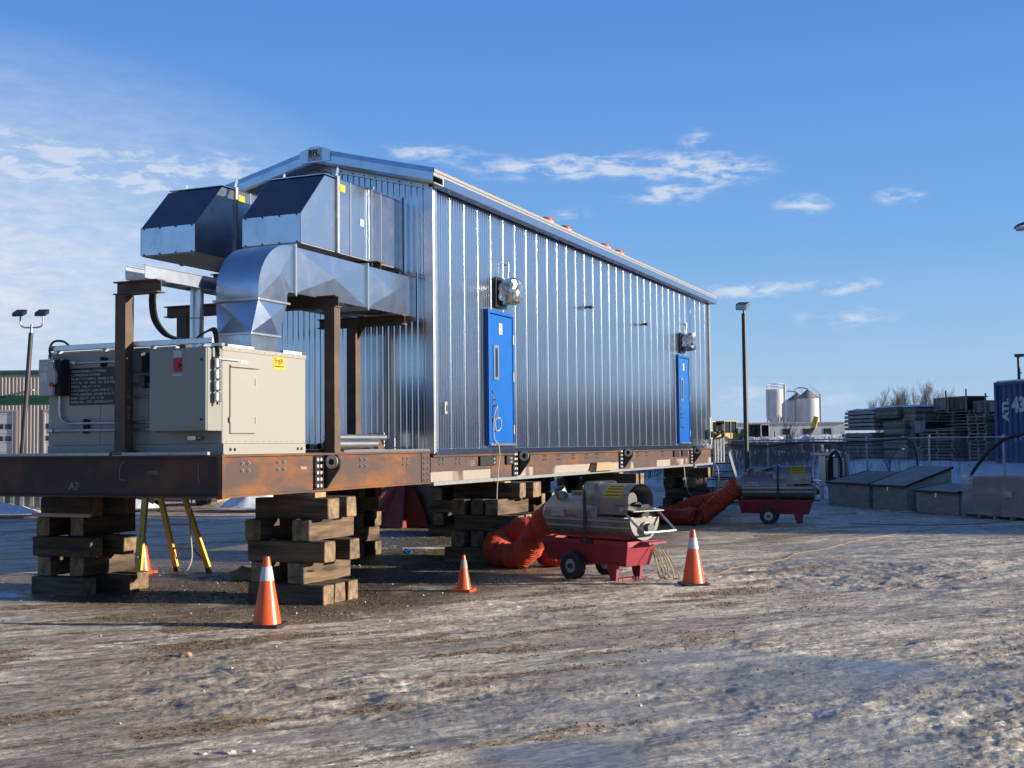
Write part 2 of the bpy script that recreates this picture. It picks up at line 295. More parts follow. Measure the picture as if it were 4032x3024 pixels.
def height(x, y, detail=True):
    b = bank(x, y); rough, gravel, icy, under, u, v, streak = masks(x, y)
    h = .08*fbm(x, y, 9, 3, 3)*(1-.7*under)+.020*fbm(u*.25, v, 1.3, 3, 23)*(1-.6*under)
    if detail:
        q = np.minimum(rough, 1.4)*(1-.8*icy)
        rut = fbm(u*.3, v*1.1, .42, 4, 33)
        h = h+.009*(.5+q)*rut+.036*np.maximum(q-.5, 0)*fbm(u*.7, v, .24, 4, 57, .6)+.0055*(.35+q)*(1-.7*icy)*fbm(u*.55, v, .07, 3, 77, .6)+.004*gravel*fbm(x, y, .035, 2, 13)
        for tx, ty, dx, dy, wd in ((1.3, -4.6, .66, .75, .16), (2.6, -4.2, .62, .78, .13), (4.3, -4.0, .62, .78, .13), (4.9, -.6, .30, .95, .12), (6.5, -1.4, .30, .95, .12), (7.2, .5, .16, .99, .12)):
            vv = (x-tx)*(-dy)+(y-ty)*dx+.25*np.sin(((x-tx)*dx+(y-ty)*dy)*.35)
            h = h-.010*np.exp(-(vv/wd)**2)*(.5+fbm(x, y, 1.5, 2, 63))+.006*np.exp(-((np.abs(vv)-.24)/.08)**2)*(.5+fbm(x, y, .8, 2, 64))
    n = (x-FO[0])*FM[0]+(y-FO[1])*FM[1]
    h = h+b+.16*ss(n, .5, 4)*fbm(x, y, 2.0, 4, 29)+.05*ss(y, 20, 24)*fbm(x, y, .8, 3, 8)
    return h, rough, gravel, icy, under, streak
def build_ground():
    dense = np.linspace(-.60, .60, 900); ang = np.concatenate([dense, np.linspace(.60, 2*PI-.60, 90)[1:]])
    rr = np.concatenate([np.linspace(.4, 5.6, 16), 5.8*np.exp(np.linspace(0, math.log(60/5.8), 470)), 62*np.exp(np.linspace(0, math.log(4200/62), 60))])
    A, Rr = np.meshgrid(ang, rr); th = YAW+A; X = CAM.x-Rr*np.sin(th); Y = CAM.y+Rr*np.cos(th)
    H, ro, gr, ic, un, st = height(X.ravel(), Y.ravel())
    far = ss(Rr.ravel(), 60, 160); n = len(ang); R_ = len(rr)
    co = np.stack([X.ravel(), Y.ravel(), H], 1).astype(np.float32)
    i, j = np.meshgrid(np.arange(R_-1), np.arange(n), indexing='ij'); j2 = (j+1) % n
    q = np.stack([i*n+j, i*n+j2, (i+1)*n+j2, (i+1)*n+j], -1).reshape(-1, 4)
    nv = len(co); co = np.vstack([co, [[CAM.x, CAM.y, 0]]]).astype(np.float32)
    me = bpy.data.meshes.new('ground'); tri = np.stack([np.full(n, nv), np.arange(n), (np.arange(n)+1) % n], 1)
    me.vertices.add(len(co)); me.vertices.foreach_set('co', co.ravel())
    lv = np.concatenate([q.ravel(), tri.ravel()]).astype(np.int32); me.loops.add(len(lv)); me.loops.foreach_set('vertex_index', lv)
    ls = np.concatenate([np.arange(len(q))*4, len(q)*4+np.arange(n)*3]).astype(np.int32); me.polygons.add(len(ls)); me.polygons.foreach_set('loop_start', ls)
    me.polygons.foreach_set('use_smooth', np.ones(len(ls), bool)); me.update(calc_edges=True)
    for nm, arr in (('gravel', gr), ('icy', ic), ('rough', ro), ('under', un), ('streak', st)):
        a = me.attributes.new(nm, 'FLOAT', 'POINT'); a.data.foreach_set('value', np.append(arr, 0).astype(np.float32))
    return me
def ground_mat():
    m = bpy.data.materials.new('dirty_ice_and_snow'); m.use_nodes = True; t = m.node_tree; n = t.nodes; l = t.links; b = n['Principled BSDF']
    geo = n.new('ShaderNodeNewGeometry')
    def att(k): a = n.new('ShaderNodeAttribute'); a.attribute_name = k; return a.outputs['Fac']
    def noise(sc, det=5, st=(1,1,1), rot=0, ro=.6):
        m0 = n.new('ShaderNodeMapping'); m0.inputs['Rotation'].default_value = (0,0,rot); l.new(geo.outputs['Position'], m0.inputs[0]); mp = n.new('ShaderNodeMapping'); mp.inputs['Scale'].default_value = st; l.new(m0.outputs[0], mp.inputs[0])
        z = n.new('ShaderNodeTexNoise'); z.inputs['Scale'].default_value = sc; z.inputs['Detail'].default_value = det; z.inputs['Roughness'].default_value = ro; l.new(mp.outputs[0], z.inputs['Vector']); return z.outputs[0]
    def ma(op, a, bb=0., c=False):
        k = n.new('ShaderNodeMath'); k.operation = op; k.use_clamp = c
        for i, v in enumerate((a, bb)):
            if isinstance(v, (int, float)): k.inputs[i].default_value = v
            else: l.new(v, k.inputs[i])
        return k.outputs[0]
    def rng(x, a, bb, c=0., d=1.):
        k = n.new('ShaderNodeMapRange'); k.interpolation_type = 'SMOOTHSTEP'; l.new(x, k.inputs[0])
        for i, v in enumerate((a, bb, c, d)): k.inputs[i+1].default_value = v
        return k.outputs[0]
    def mix(f, c1, c2):
        k = n.new('ShaderNodeMixRGB')
        if isinstance(f, float): k.inputs[0].default_value = f
        else: l.new(f, k.inputs[0])
        for i, c in ((1, c1), (2, c2)):
            if isinstance(c, tuple): k.inputs[i].default_value = (*c, 1)
            else: l.new(c, k.inputs[i])
        return k.outputs[0]
    rot = -math.atan2(.8, .6)
    s1 = noise(2.2, 7, (.22, 1.1, 1), rot); s2 = noise(7, 8, (.4, 1, 1), rot, .7); f1 = noise(30, 6, (.55, 1, 1), rot, .7); f2 = noise(42, 5, (.5, 1, 1), rot, .7); sp = noise(150, 2)
    g = att('gravel'); ic = att('icy'); ro = att('rough'); un = att('under')
    # packed dirty snow: grey brown film to cream crust
    s3 = noise(9, 6, (.10, 1, 1), rot, .65); s4 = noise(26, 5, (.3, 1, 1), rot, .65); s5 = noise(4.5, 9, (.6, 1, 1), rot, .72)
    v = ma('ADD', ma('MULTIPLY', s1, .30), ma('ADD', ma('MULTIPLY', s3, .22), ma('ADD', ma('MULTIPLY', s4, .22), ma('MULTIPLY', s5, .26))))
    base = mix(rng(v, .40, .57), (.28, .22, .15), (.72, .615, .44))
    s6 = noise(9, 5, (.55, 1, 1), rot, .75); s7 = noise(12, 5, (.5, 1, 1), rot, .75)
    base = mix(ma('MULTIPLY', rng(ma('ADD', ma('MULTIPLY', s6, .62), ma('MULTIPLY', s1, .38)), .475, .40), .85), base, (.17, .13, .095))
    base = mix(ma('MULTIPLY', rng(ma('ADD', ma('MULTIPLY', s7, .62), ma('MULTIPLY', s3, .38)), .525, .585), .95), base, (1.0, .92, .71))
    base = mix(ma('MULTIPLY', rng(f2, .42, .34), .6), base, (.13, .095, .065))
    ice = mix(rng(s4, .38, .66), (.115, .115, .115), (.34, .33, .31))
    film = rng(ma('ADD', ma('MULTIPLY', noise(.55, 5, (.45, 1, 1), rot), .6), ma('MULTIPLY', s5, .4)), .555, .45)
    base = mix(ma('MULTIPLY', film, .72), base, mix(rng(s6, .4, .6), (.14, .105, .075), (.40, .32, .23)))
    base = mix(ma('MULTIPLY', ic, .92), base, ice)
    vo = n.new('ShaderNodeTexVoronoi'); vo.feature = 'DISTANCE_TO_EDGE'; vo.inputs['Scale'].default_value = .42; wv = n.new('ShaderNodeVectorMath'); wv.operation = 'ADD'; l.new(geo.outputs['Position'], wv.inputs[0]); wn = n.new('ShaderNodeTexNoise'); wn.inputs['Scale'].default_value = 1.6; l.new(geo.outputs['Position'], wn.inputs['Vector']); l.new(wn.outputs['Color'], wv.inputs[1]); l.new(wv.outputs[0], vo.inputs['Vector'])
    base = mix(ma('MULTIPLY', rng(vo.outputs['Distance'], .008, .002), ma('MULTIPLY', rng(noise(.5, 2), .54, .62), .45)), base, (.10, .08, .06))
    gm = rng(ma('ADD', g, ma('ADD', ma('MULTIPLY', ma('SUBTRACT', f1, .5), 1.2), ma('MULTIPLY', ma('SUBTRACT', s6, .5), 1.6))), .40, .66)
    gcol = mix(rng(f1, .42, .60), (.085, .058, .032), (.42, .28, .12))
    base = mix(ma('MULTIPLY', gm, .85), base, gcol)
    # thawed mud below the skid
    mud = mix(rng(noise(9, 7), .35, .65), (.045, .036, .026), (.155, .12, .075))
    mud = mix(rng(noise(30, 5), .60, .68), mud, (.55, .52, .46))
    base = mix(ma('MULTIPLY', un, rng(noise(1.1, 5), .30, .52)), base, mud)
    # clean snow on the bank behind the fence
    sx = n.new('ShaderNodeVectorMath'); sx.operation = 'DOT_PRODUCT'; l.new(geo.outputs['Position'], sx.inputs[0]); sx.inputs[1].default_value = (.769, .639, 0)
    bk = ma('SUBTRACT', sx.outputs['Value'], 21.09)
    base = mix(rng(ma('ADD', bk, ma('MULTIPLY', noise(1.2, 5), 5)), 1.0, 4.6), base, mix(rng(noise(.8, 6), .62, .72), (.78, .79, .80), (.30, .25, .19)))
    l.new(base, b.inputs['Base Color'])
    r = ma('SUBTRACT', ma('SUBTRACT', .60, ma('MULTIPLY', film, .14)), ma('MULTIPLY', ic, .36)); r = ma('ADD', r, ma('MULTIPLY', ma('SUBTRACT', s2, .5), .5), True)
    l.new(r, b.inputs['Roughness']); b.inputs['Specular IOR Level'].default_value = .35
    hgt = ma('ADD', ma('MULTIPLY', f1, .7), ma('MULTIPLY', noise(18, 6, (.7, 1, 1), rot), 1.3))
    bp = n.new('ShaderNodeBump'); bp.inputs['Distance'].default_value = .015; l.new(ma('SUBTRACT', 1.0, ma('MULTIPLY', ic, .8)), bp.inputs['Strength']); l.new(hgt, bp.inputs['Height']); l.new(bp.outputs[0], b.inputs['Normal'])
    return m
M['ground'] = ground_mat()
gme = build_ground(); gme.materials.append(M['ground']); tag(link('ground', gme), 'icy dirty snow yard reaching to the horizon', None, None, 'structure')
def gz(x, y): return float(height(np.array([x]), np.array([y]))[0][0])
def scatter(name, label, cat, m, count, rx, ry, sz, test, seed, flat=.7):
    r = np.random.default_rng(seed); k = count*8; x = r.uniform(*rx, k); y = r.uniform(*ry, k); H, ro, gr, ic, un, st = height(x, y)
    keep = np.nonzero(test(x, y, ro, gr, ic, un, r))[0][:count]; x, y, H = x[keep], y[keep], H[keep]; c = len(x)
    s = r.uniform(0, 1, c)**2.2*(sz[1]-sz[0])+sz[0]
    base = np.array([[1,0,0],[0,1,0],[-1,0,0],[0,-1,0],[0,0,1],[0,0,-1]], float); fc = np.array([[0,1,4],[1,2,4],[2,3,4],[3,0,4],[1,0,5],[2,1,5],[3,2,5],[0,3,5]])
    a = r.uniform(0, 6.28, c); vs = np.repeat(base[None], c, 0)*r.uniform(.6, 1.3, (c, 6, 1)); vs[:, :, 2] *= flat
    ca, sa = np.cos(a)[:, None], np.sin(a)[:, None]; vx = vs[:, :, 0]*ca-vs[:, :, 1]*sa; vy = vs[:, :, 0]*sa+vs[:, :, 1]*ca
    vs = np.stack([vx, vy, vs[:, :, 2]], -1)*s[:, None, None]+np.stack([x, y, H+s*.25], -1)[:, None, :]
    me = bpy.data.meshes.new(name); me.from_pydata(vs.reshape(-1, 3).tolist(), [], (fc[None]+np.arange(c)[:, None, None]*6).reshape(-1, 3).tolist()); me.materials.append(M[m])
    return tag(link(name, me), label, cat, None, 'stuff')
scatter('gravel', 'loose brown gravel strewn in bands over the ice', 'gravel', 'stone', 14000, (-3, 8.5), (-5.6, 6), (.005, .014), lambda x, y, ro, gr, ic, un, r: r.random(len(x)) < np.clip(gr*1.3-.25, .015, 1), 3)
scatter('ice_bits', 'small bits of ice and broken snow crust on the ground', 'ice', 'ice', 1500, (-8, 8.5), (-5.6, 15), (.006, .020), lambda x, y, ro, gr, ic, un, r: r.random(len(x)) < np.clip(.03+.5*un+.06*(ro > .7), 0, 1), 5)
# ------------------------------------------------------------------ equipment building on the skid
Y0, Y1, XL, ZB = 5.0, 21.5, -3.62, 1.745
RX, RZ0, REAVE, SLOPE = -1.81, 6.33, 5.83, .249            # ridge, eave edge at x = .2
def roofz(x): return RZ0-abs(x-RX)*SLOPE
B = root('metal_building', 'corrugated galvanised metal building with two blue doors on the steel skid', 'building', (0, Y0, ZB))
MB().box(XL+.06, -.06, Y0+.06, Y1-.06, ZB, 5.70).prism([(XL+.06, 5.70), (-.06, 5.70), (RX, roofz(RX)-.12)], lambda a, b: (a, Y0+.06, b), lambda a, b: (a, Y1-.06, b)).build('wall_core', 'gasket', B)
def profile(wd):
    r_ = .005; p = [(r_*math.sin(t), r_*math.cos(t)*1.15) for t in np.linspace(0, 1.35, 6)]+[(.011, .0)]; k = .075
    t = .04
    while t < wd-.04: p.append((t,   .0045*(.5-.5*math.cos((t-.04)/(wd-.08)*2*PI*5)))); t += (wd-.08)/40
    return p+[(wd-.011, .0)]+[(wd-r_*math.sin(t), r_*math.cos(t)*1.15) for t in np.linspace(1.35, 0, 6)]
def side_panel(wd, z0, z1):
    b = MB(); p = profile(wd); b.sheet([[(h, t, z0) for t, h in p], [(h, t, z1) for t, h in p]]); return b
zt = 5.70
src = None; y = Y0+.10; k = 0
while y+.5 <= Y1-.05:
    if src is None: src = side_panel(.5, 0, zt-ZB-.07).build('wall_panel', 'galv', B, w=False, smooth=True); src.location = (0, y-Y0, .07)
    else: inst('wall_panel', src, B, (0, y, ZB+.07))
    y += .5
rest = Y1-.1-y
side_panel(rest, ZB+.07, zt).build('wall_panel', 'galv', B, w=False, smooth=True).location = (0, y-Y0, -ZB)
def gprofile(wd):
    p = []; k = wd/5
    for i in range(5): p += [(i*k, .014), (i*k+k*.36, .014), (i*k+k*.5, 0), (i*k+k*.86, 0)]
    return p+[(wd, .014)]
# gable end: every panel cut to the roof slope
x = XL+.08; wdt = (0-.08-x)/7
for k in range(7):
    b = MB(); p = gprofile(wdt); lo = [(x+t, Y0-h, ZB+.03) for t, h in p]; hi = [(x+t, Y0-h, roofz(x+t)-.17) for t, h in p]
    b.sheet([lo, hi]).build('wall_panel', 'galv', B); x += wdt
for nm, bx_ in (('back_wall', (XL, 0, Y1-.03, Y1, ZB, 5.7)), ('side_wall', (XL, XL+.03, Y0, Y1, ZB, 5.7))): MB().box(*bx_).build(nm, 'galv', B)
# corner and base trims
MB().box(-.09, .042, Y0-.042, Y0-.0, ZB, 5.68).box(.0, .042, Y0, Y0+.10, ZB+.02, 5.68).build('corner_trim', 'bright', B, bevel=.004)
MB().box(.0, .05, Y1-.10, Y1+.01, ZB, 5.68).build('corner_trim', 'zinc', B, bevel=.004)
MB().box(XL-.02, XL+.09, Y0-.042, Y0, ZB, 5.62).build('corner_trim', 'bright', B, bevel=.004)
MB().box(.002, .055, Y0+.03, Y1, ZB-.012, ZB+.075).build('base_trim', 'galv', B, bevel=.004)
MB().box(XL, -.02, Y0-.05, Y0-.003, ZB+.012, ZB+.05).build('base_trim', 'galv', B)
# roof
YR0, YR1 = 4.68, 21.62
for sx in (1, -1):
    xe = RX+sx*2.01; b = MB(); rows = []
    pr = []; yy = YR0
    while yy < YR1-.3: pr += [(yy, 0), (yy+.03, .035), (yy+.06, .035), (yy+.09, 0)]; yy += .3
    pr.append((YR1, 0))
    rows = [[(RX, t, RZ0+h+.02) for t, h in pr], [(xe, t, RZ0-2.01*SLOPE+h+.02) for t, h in pr]]
    rf = b.sheet(rows).build('roof', 'bright', B)
    MB().hexa([(RX, YR0, RZ0-.06), (xe, YR0, RZ0-2.01*SLOPE-.06), (xe, YR1, RZ0-2.01*SLOPE-.06), (RX, YR1, RZ0-.06), (RX, YR0, RZ0+.012), (xe, YR0, RZ0-2.01*SLOPE+.012), (xe, YR1, RZ0-2.01*SLOPE+.012), (RX, YR1, RZ0+.012)]).build('roof_deck', 'zinc', rf)
    # rake fascia, soffit and the strip below it
    def seg(y0_, y1_, dz0, dz1, xa=RX, xb=None):
        xb = xe if xb is None else xb
        za, zb_ = roofz(xa), roofz(xb)
        return MB().hexa([(xa, y0_, za+dz0), (xb, y0_, zb_+dz0), (xb, y1_, zb_+dz0), (xa, y1_, za+dz0), (xa, y0_, za+dz1), (xb, y0_, zb_+dz1), (xb, y1_, zb_+dz1), (xa, y1_, za+dz1)])
    b = MB(); z_ = lambda q: roofz(q); rows = []
    for yq, dz in ((YR0+.09, .062), (YR0-.004, .056), (YR0-.016, -.02), (YR0-.016, -.135), (YR0-.002, -.165), (YR0+.03, -.168)):
        rows.append([(RX, yq, z_(RX)+dz), (RX+sx*.15, yq, z_(RX+sx*.15)+dz), (RX+sx*1.0, yq, z_(RX+sx)+dz-.004), (xe, yq, z_(xe)+dz)])
    b.sheet(rows).build('rake_fascia', 'duct', B)
    seg(YR0+.02, Y0+.0, -.168, -.15).build('soffit', 'zinc', B)
    seg(Y0-.05, Y0-.034, -.235, -.17, RX, -.02 if sx > 0 else XL).build('rake_trim', 'bright', B)
bd = None
for i in range(9):
    for sx in (1, -1):
        px = RX+sx*(.1+i*.2); q = (px, Y0-.052, roofz(px)-.205)
        if bd is None: bd = MB().cyl((0, 0, 0), (0, -.008, 0), .011, n=8).build('screw', 'gasket', B, w=False); bd.location = MW[B.name] @ Vector(q)
        else: inst('screw', bd, B, q)
# eave gutter, closure and roof edge strip, cream to paint in the sun on it
MB().box(.045, .205, Y0-.02, YR1+.05, 5.655, 5.79).build('gutter', 'galv', B, bevel=.012)
MB().box(.03, .17, Y0, YR1, 5.792, 5.815).build('eave_closure', 'gasket', B)
b = MB(); t = Y0
while t < YR1: b.box(.165, .178, t, t+.035, 5.79, 5.82); t += .12
tag(b.build('closure_tabs', 'bright', B), kind='stuff')
MB().box(.12, .215, YR0, YR1, 5.822, 5.872).build('sunlit_edge', 'beige', B, bevel=.008)
# the maker's plate at the ridge
sg = MB().prism([(-.27, -.17), (.27, -.17), (.27, .0), (.07, .07), (-.07, .07), (-.27, .0)], lambda a, b_: (RX+a+.02, YR0-.022, RZ0+b_), lambda a, b_: (RX+a+.02, YR0-.034, RZ0+b_)).build('sign_plate', 'duct', B, fix=True)
MB().box(RX-.10, RX+.14, YR0-.039, YR0-.0345, RZ0-.15, RZ0+.03).build('sign', 'white', sg)
text('lettering', 'BFL', .12, 'plate', sg, (RX-.085, YR0-.041, RZ0-.065), (1,0,0), (0,0,1), bold=.004)
text('lettering', 'FABRICATORS', .032, 'plate', sg, (RX-.088, YR0-.041, RZ0-.098), (1,0,0), (0,0,1)); text('lettering', 'LTD', .028, 'plate', sg, (RX-.01, YR0-.041, RZ0-.135), (1,0,0), (0,0,1))
# blue doors
def door(y0_, cord):
    z0, z1 = 1.87, 4.06; y1_ = y0_+1.02
    d = MB().box(.028, .062, y0_+.07, y1_-.035, z0+.03, z1-.075).build('door', 'blue', B, bevel=.004)
    MB().box(.0, .075, y0_, y0_+.055, z0, z1).box(.0, .075, y1_-.025, y1_, z0, z1).box(.001, .074, y0_+.056, y1_-.026, z1-.06, z1).build('door_frame', 'blue', d, bevel=.004)
    MB().box(.02, .10, y0_+.05, y1_-.01, z0-.015, z0+.028).build('sill', 'bright', d, bevel=.003)
    MB().box(-.01, .035, y0_-.02, y1_+.02, ZB+.03, z0-.016).build('kick_plate', 'galv', d)
    fy = y0_+.19
    MB().box(.062, .082, fy, fy+.05, 2.92, 3.49).box(.062, .082, fy+.15, fy+.20, 2.92, 3.49).box(.0625, .0815, fy+.05, fy+.15, 3.44, 3.49).box(.0625, .0815, fy+.05, fy+.15, 2.92, 2.97).build('window_frame', 'bright', d)
    MB().box(.060, .068, fy+.05, fy+.15, 2.97, 3.44).build('pane', 'glass', d)
    MB().box(.062, .065, y0_+.44, y0_+.57, 3.68, 3.86).build('notice', 'letter', d)
    for hz in (2.12, 3.0, 3.62): MB().box(.05, .088, y1_-.045, y1_-.012, hz-.08, hz+.08).build('hinge', 'zinc', d, bevel=.006)
    MB().cyl((.062, y0_+.17, 2.86-.13), (.085, y0_+.17, 2.86-.13), .028).box(.062, .075, y0_+.14, y0_+.2, 2.52, 2.66).cyl((.075, y0_+.17, 2.6), (.13, y0_+.17, 2.6), .014).build('lock', 'stainless', d)
    MB().tube(spline([(.065, y0_+.19, 2.5), (.125, y0_+.19, 2.49), (.13, y0_+.19, 2.35), (.125, y0_+.19, 2.27), (.065, y0_+.19, 2.26)], 4), .012).build('handle', 'stainless', d)
    return d
door(6.83, True); door(18.15, False)
def wall_cord():
    o = MB().tube(spline([(.14, 7.0, 2.5), (.10, 6.97, 2.35), (.09, 7.0, 2.28), (.12, 7.16, 2.3), (.11, 7.2, 2.15), (.10, 7.05, 2.1), (.09, 6.98, 2.3), (.085, 6.98, 2.0), (.09, 7.05, 1.92), (.12, 7.08, 1.86), (.13, 7.1, 1.7), (.11, 7.09, 1.5), (.09, 7.08, 1.2), (.07, 7.1, 1.0), (.06, 7.06, .8), (.08, 7.1, .6), (.06, 7.05, .5), (.02, 6.9, .45)], 5), .009, 6).build('cord', 'cordw')
    tag(o, 'thin pale cord hanging from the near blue door past the beam', 'cord')
wall_cord()
# foil-wrapped lamps over the doors
def wall_lamp(y0_, label):
    r = root('wall_lamp', label, 'lamp', (.03, y0_+.22, 4.12), group='foil-wrapped lamps above the doors'); z = 4.12
    MB().box(.032, .065, y0_, y0_+.44, z, z+.50).build('back_plate', 'black', r, bevel=.005)
    bm = bmesh.new(); bmesh.ops.create_icosphere(bm, subdivisions=3, radius=1); rr = random.Random(int(y0_*10)); me = bpy.data.meshes.new('wrapped_head')
    for v in bm.verts:
        c = v.co; m_ = max(abs(c.x), abs(c.y), abs(c.z)); c = c*(.62/m_+.38); k = 1+rr.uniform(-.07, .07)
        v.co = Vector((.21+c.x*.15*k, y0_+.26+c.y*.21*k+c.x*.03, z+.27+c.z*.22*k+c.x*.03)); v.co = MW[r.name] @ v.co
    bm.to_mesh(me); bm.free(); me.materials.append(M['foil']); link('wrapped_head', me, r)
    MB().box(.066, .10, y0_+.06, y0_+.40, z+.06, z+.44).build('housing', 'black', r)
    MB().tube([(.03, y0_+.38, z+.74), (.10, y0_+.40, z+.74)], .016).cyl((.10, y0_+.405, z+.78), (.10, y0_+.405, z+.62), .024).tube([(.10, y0_+.405, z+.64), (.10, y0_+.40, z+.42)], .013).build('conduit', 'zinc', r)
wall_lamp(7.17, 'foil-wrapped lamp above the near blue door'); wall_lamp(18.42, 'foil-wrapped lamp above the far blue door')
for y_, z_, lb in ((11.48, 4.55, 'small wall bracket on the metal wall nearer the first door'), (15.16, 4.54, 'small wall bracket on the metal wall between middle and far door')):
    r = root('wall_bracket', lb, 'bracket', (.03, y_, z_-.03), group='small fittings on the long wall'); MB().box(.03, .05, y_-.05, y_+.05, z_-.035, z_+.035).build('mount', 'zinc', r); MB().cyl((.05, y_, z_), (.17, y_+.03, z_), .022, n=10).box(.13, .19, y_+.0, y_+.10, z_-.03, z_+.025).build('sensor', 'frame', r)
r = root('junction_box', 'grey junction box low on the far corner of the metal wall', 'box', (.03, 21.1, 1.95)); MB().box(.03, .13, 20.98, 21.28, 1.97, 2.22).build('box', 'lgrey', r, bevel=.008); MB().box(.131, .137, 21.02, 21.24, 2.01, 2.18).build('cover', 'glass', r); MB().cyl((.08, 21.2, 2.22), (.08, 21.2, 2.55), .015).build('conduit', 'zinc', r)
r = root('switch_box', 'small dark switch box low beside the near wall corner', 'box', (.042, 5.3, 2.3)); MB().box(.03, .07, 5.27, 5.34, 2.33, 2.52).build('box', 'zinc', r, bevel=.006); MB().box(.071, .076, 5.29, 5.32, 2.38, 2.46).build('cover', 'gasket', r)
for y_, k in ((10.17, 'nearest of the four'), (11.14, 'second of the four'), (13.48, 'third of the four'), (14.41, 'farthest of the four')):
    zz = roofz(-.25)+.03; r = root('wrapped_roof_vent', 'red wrapped cap on the roof edge, '+k, 'vent', (-.25, y_, zz), group='red wrapped caps on the roof')
    MB().cyl((-.25, y_, zz), (-.25, y_, zz+.06), .05, n=12).build('pipe', 'zinc', r); b = MB().cyl((-.25, y_, zz+.0), (-.24, y_+.02, zz+.12), .14, .16, n=14).cyl((-.24, y_+.02, zz+.121), (-.24, y_+.02, zz+.14), .16, .12, n=14); b.build('cap', 'red', r, smooth=True)
    MB().ring((-.25, y_, zz+.03), (-.25, y_, zz+.07), .163, .14, 14).build('tape', 'white', r)
# ------------------------------------------------------------------ steel skid
K = root('steel_skid', 'long rust brown steel skid carrying the metal building', 'skid', (-1.8, 0, 1.29))
def add(nm, m, *bxs, **kw):
    b = MB()
    for q in bxs: b.box(*q)
    return b.build(nm, m, K, **kw)
# side beam, first length (orange) and second length (building)
add('side_beam', 'rust', (-.055, -.035, .061, 4.93, 1.342, 1.764), (-.2, 0, .0, 4.93, 1.765, 1.787), (-.2, .0, .0, 4.93, 1.318, 1.341))
add('side_beam', 'rust2', (-.035, -.012, 4.935, 21.57, 1.336, 1.70), (-.2, .03, 4.95, 21.57, 1.70, 1.728))
add('bottom_flange', 'zinc', (-.22, .04, 4.935, 21.57, 1.285, 1.335))
add('end_beam', 'mill', (-3.9, -.061, .035, .055, 1.342, 1.764), (-3.9, -.201, .0, .2, 1.765, 1.787), (-3.9, -.201, .0, .2, 1.318, 1.341))
add('corner_plate', 'rust', (-.060, .0, .001, .060, 1.342, 1.764))
add('side_beam', 'mill', (-3.66, -3.64, .06, 21.5, 1.342, 1.764), (-3.8, -3.5, .201, 21.5, 1.765, 1.786), (-3.8, -3.5, .201, 21.5, 1.318, 1.341))
for yy in (2.4, 4.9, 7.5, 10., 12.5, 15., 17.5, 20., 21.4): add('cross_beam', 'mill', (-3.5, -.24, yy, yy+.02, 1.36, 1.69))
add('deck', 'frame', (-3.6, -.21, .21, 5.0, 1.745, 1.764), (-3.6, -.06, 5.06, 21.4, 1.70, 1.743))
add('splice_plate', 'rust', (-.034, -.024, 4.68, 4.93, 1.345, 1.76))
for a, b_ in ((-3.9, -2.95), (-2.945, -1.92), (-1.915, -1.58), (-1.40, -.72), (-.715, -.22)): add('grating_edge', 'zinc', (a, b_, .03, .075, 1.789, 1.822))
add('deck_edge_angle', 'bright', (-.10, -.02, 2.55, 4.95, 1.789, 1.822))
bolt = None
def bolt_at(y_, z_, x_=-.034):
    global bolt
    if bolt is None: bolt = MB().cyl((0,0,0), (.012,0,0), .022, n=8).cyl((.012,0,0), (.03,0,0), .013, n=6).build('bolt', 'bright', K, w=False); bolt.location = MW[K.name] @ Vector((x_, y_, z_))
    else: inst('bolt', bolt, K, (x_, y_, z_))
for yc in (.45, 1.15, 3.03, 4.2):
    for a in (-.06, .06):
        for z_ in (1.695, 1.61): bolt_at(yc+a, z_)
for z_ in (1.70, 1.62, 1.54, 1.46, 1.38):
    for y_ in (4.74, 4.86): bolt_at(y_, z_, -.023)
for yc in (5.27, 5.84, 9.4, 10.1, 10.85, 11.6, 12.2, 14.9, 15.6, 16.9):
    for a in (-.06, .06):
        for z_ in (1.665, 1.60): bolt_at(yc+a, z_, -.011)
wb = None
for yl, xo in ((1.96, -.03), (8.02, -.005), (13.72, -.005), (19.45, -.005)):      # bolted lifting padeyes
    lug = MB().box(xo-.004, xo+.022, yl-.11, yl+.075, 1.345, 1.755).build('lifting_lug', 'black', K)
    MB().prism([(xo+.022, 1.35), (xo+.05, 1.35), (xo+.24, 1.60), (xo+.25, 1.69), (xo+.21, 1.76), (xo+.022, 1.76)], lambda a, b_: (a, yl+.08, b_), lambda a, b_: (a, yl+.115, b_)).build('padeye', 'black', lug)
    MB().ring((xo+.15, yl+.055, 1.68), (xo+.15, yl+.08, 1.68), .085, .04).build('cheek_ring', 'zinc', lug); MB().cyl((xo+.15, yl+.07, 1.68), (xo+.15, yl+.079, 1.68), .04).build('pin_hole', 'gasket', lug)
    for z_ in (1.71, 1.63, 1.55, 1.47, 1.39):
        for dy in (-.085, -.01): MB().cyl((xo+.022, yl+dy, z_), (xo+.05, yl+dy, z_), .022, n=8).build('lug_bolt', 'white', lug)
for ya, yb in ((6.58, 7.2), (7.62, 7.9), (17.8, 18.4), (18.55, 19.2)):
    pk = MB().box(-.011, .028, ya, yb, 1.545, 1.69).build('fork_pocket', 'gasket', K); MB().box(.029, .034, yb-.14, yb-.06, 1.57, 1.60).box(.029, .034, yb-.14, yb-.06, 1.63, 1.66).build('slot', 'zinc', pk)
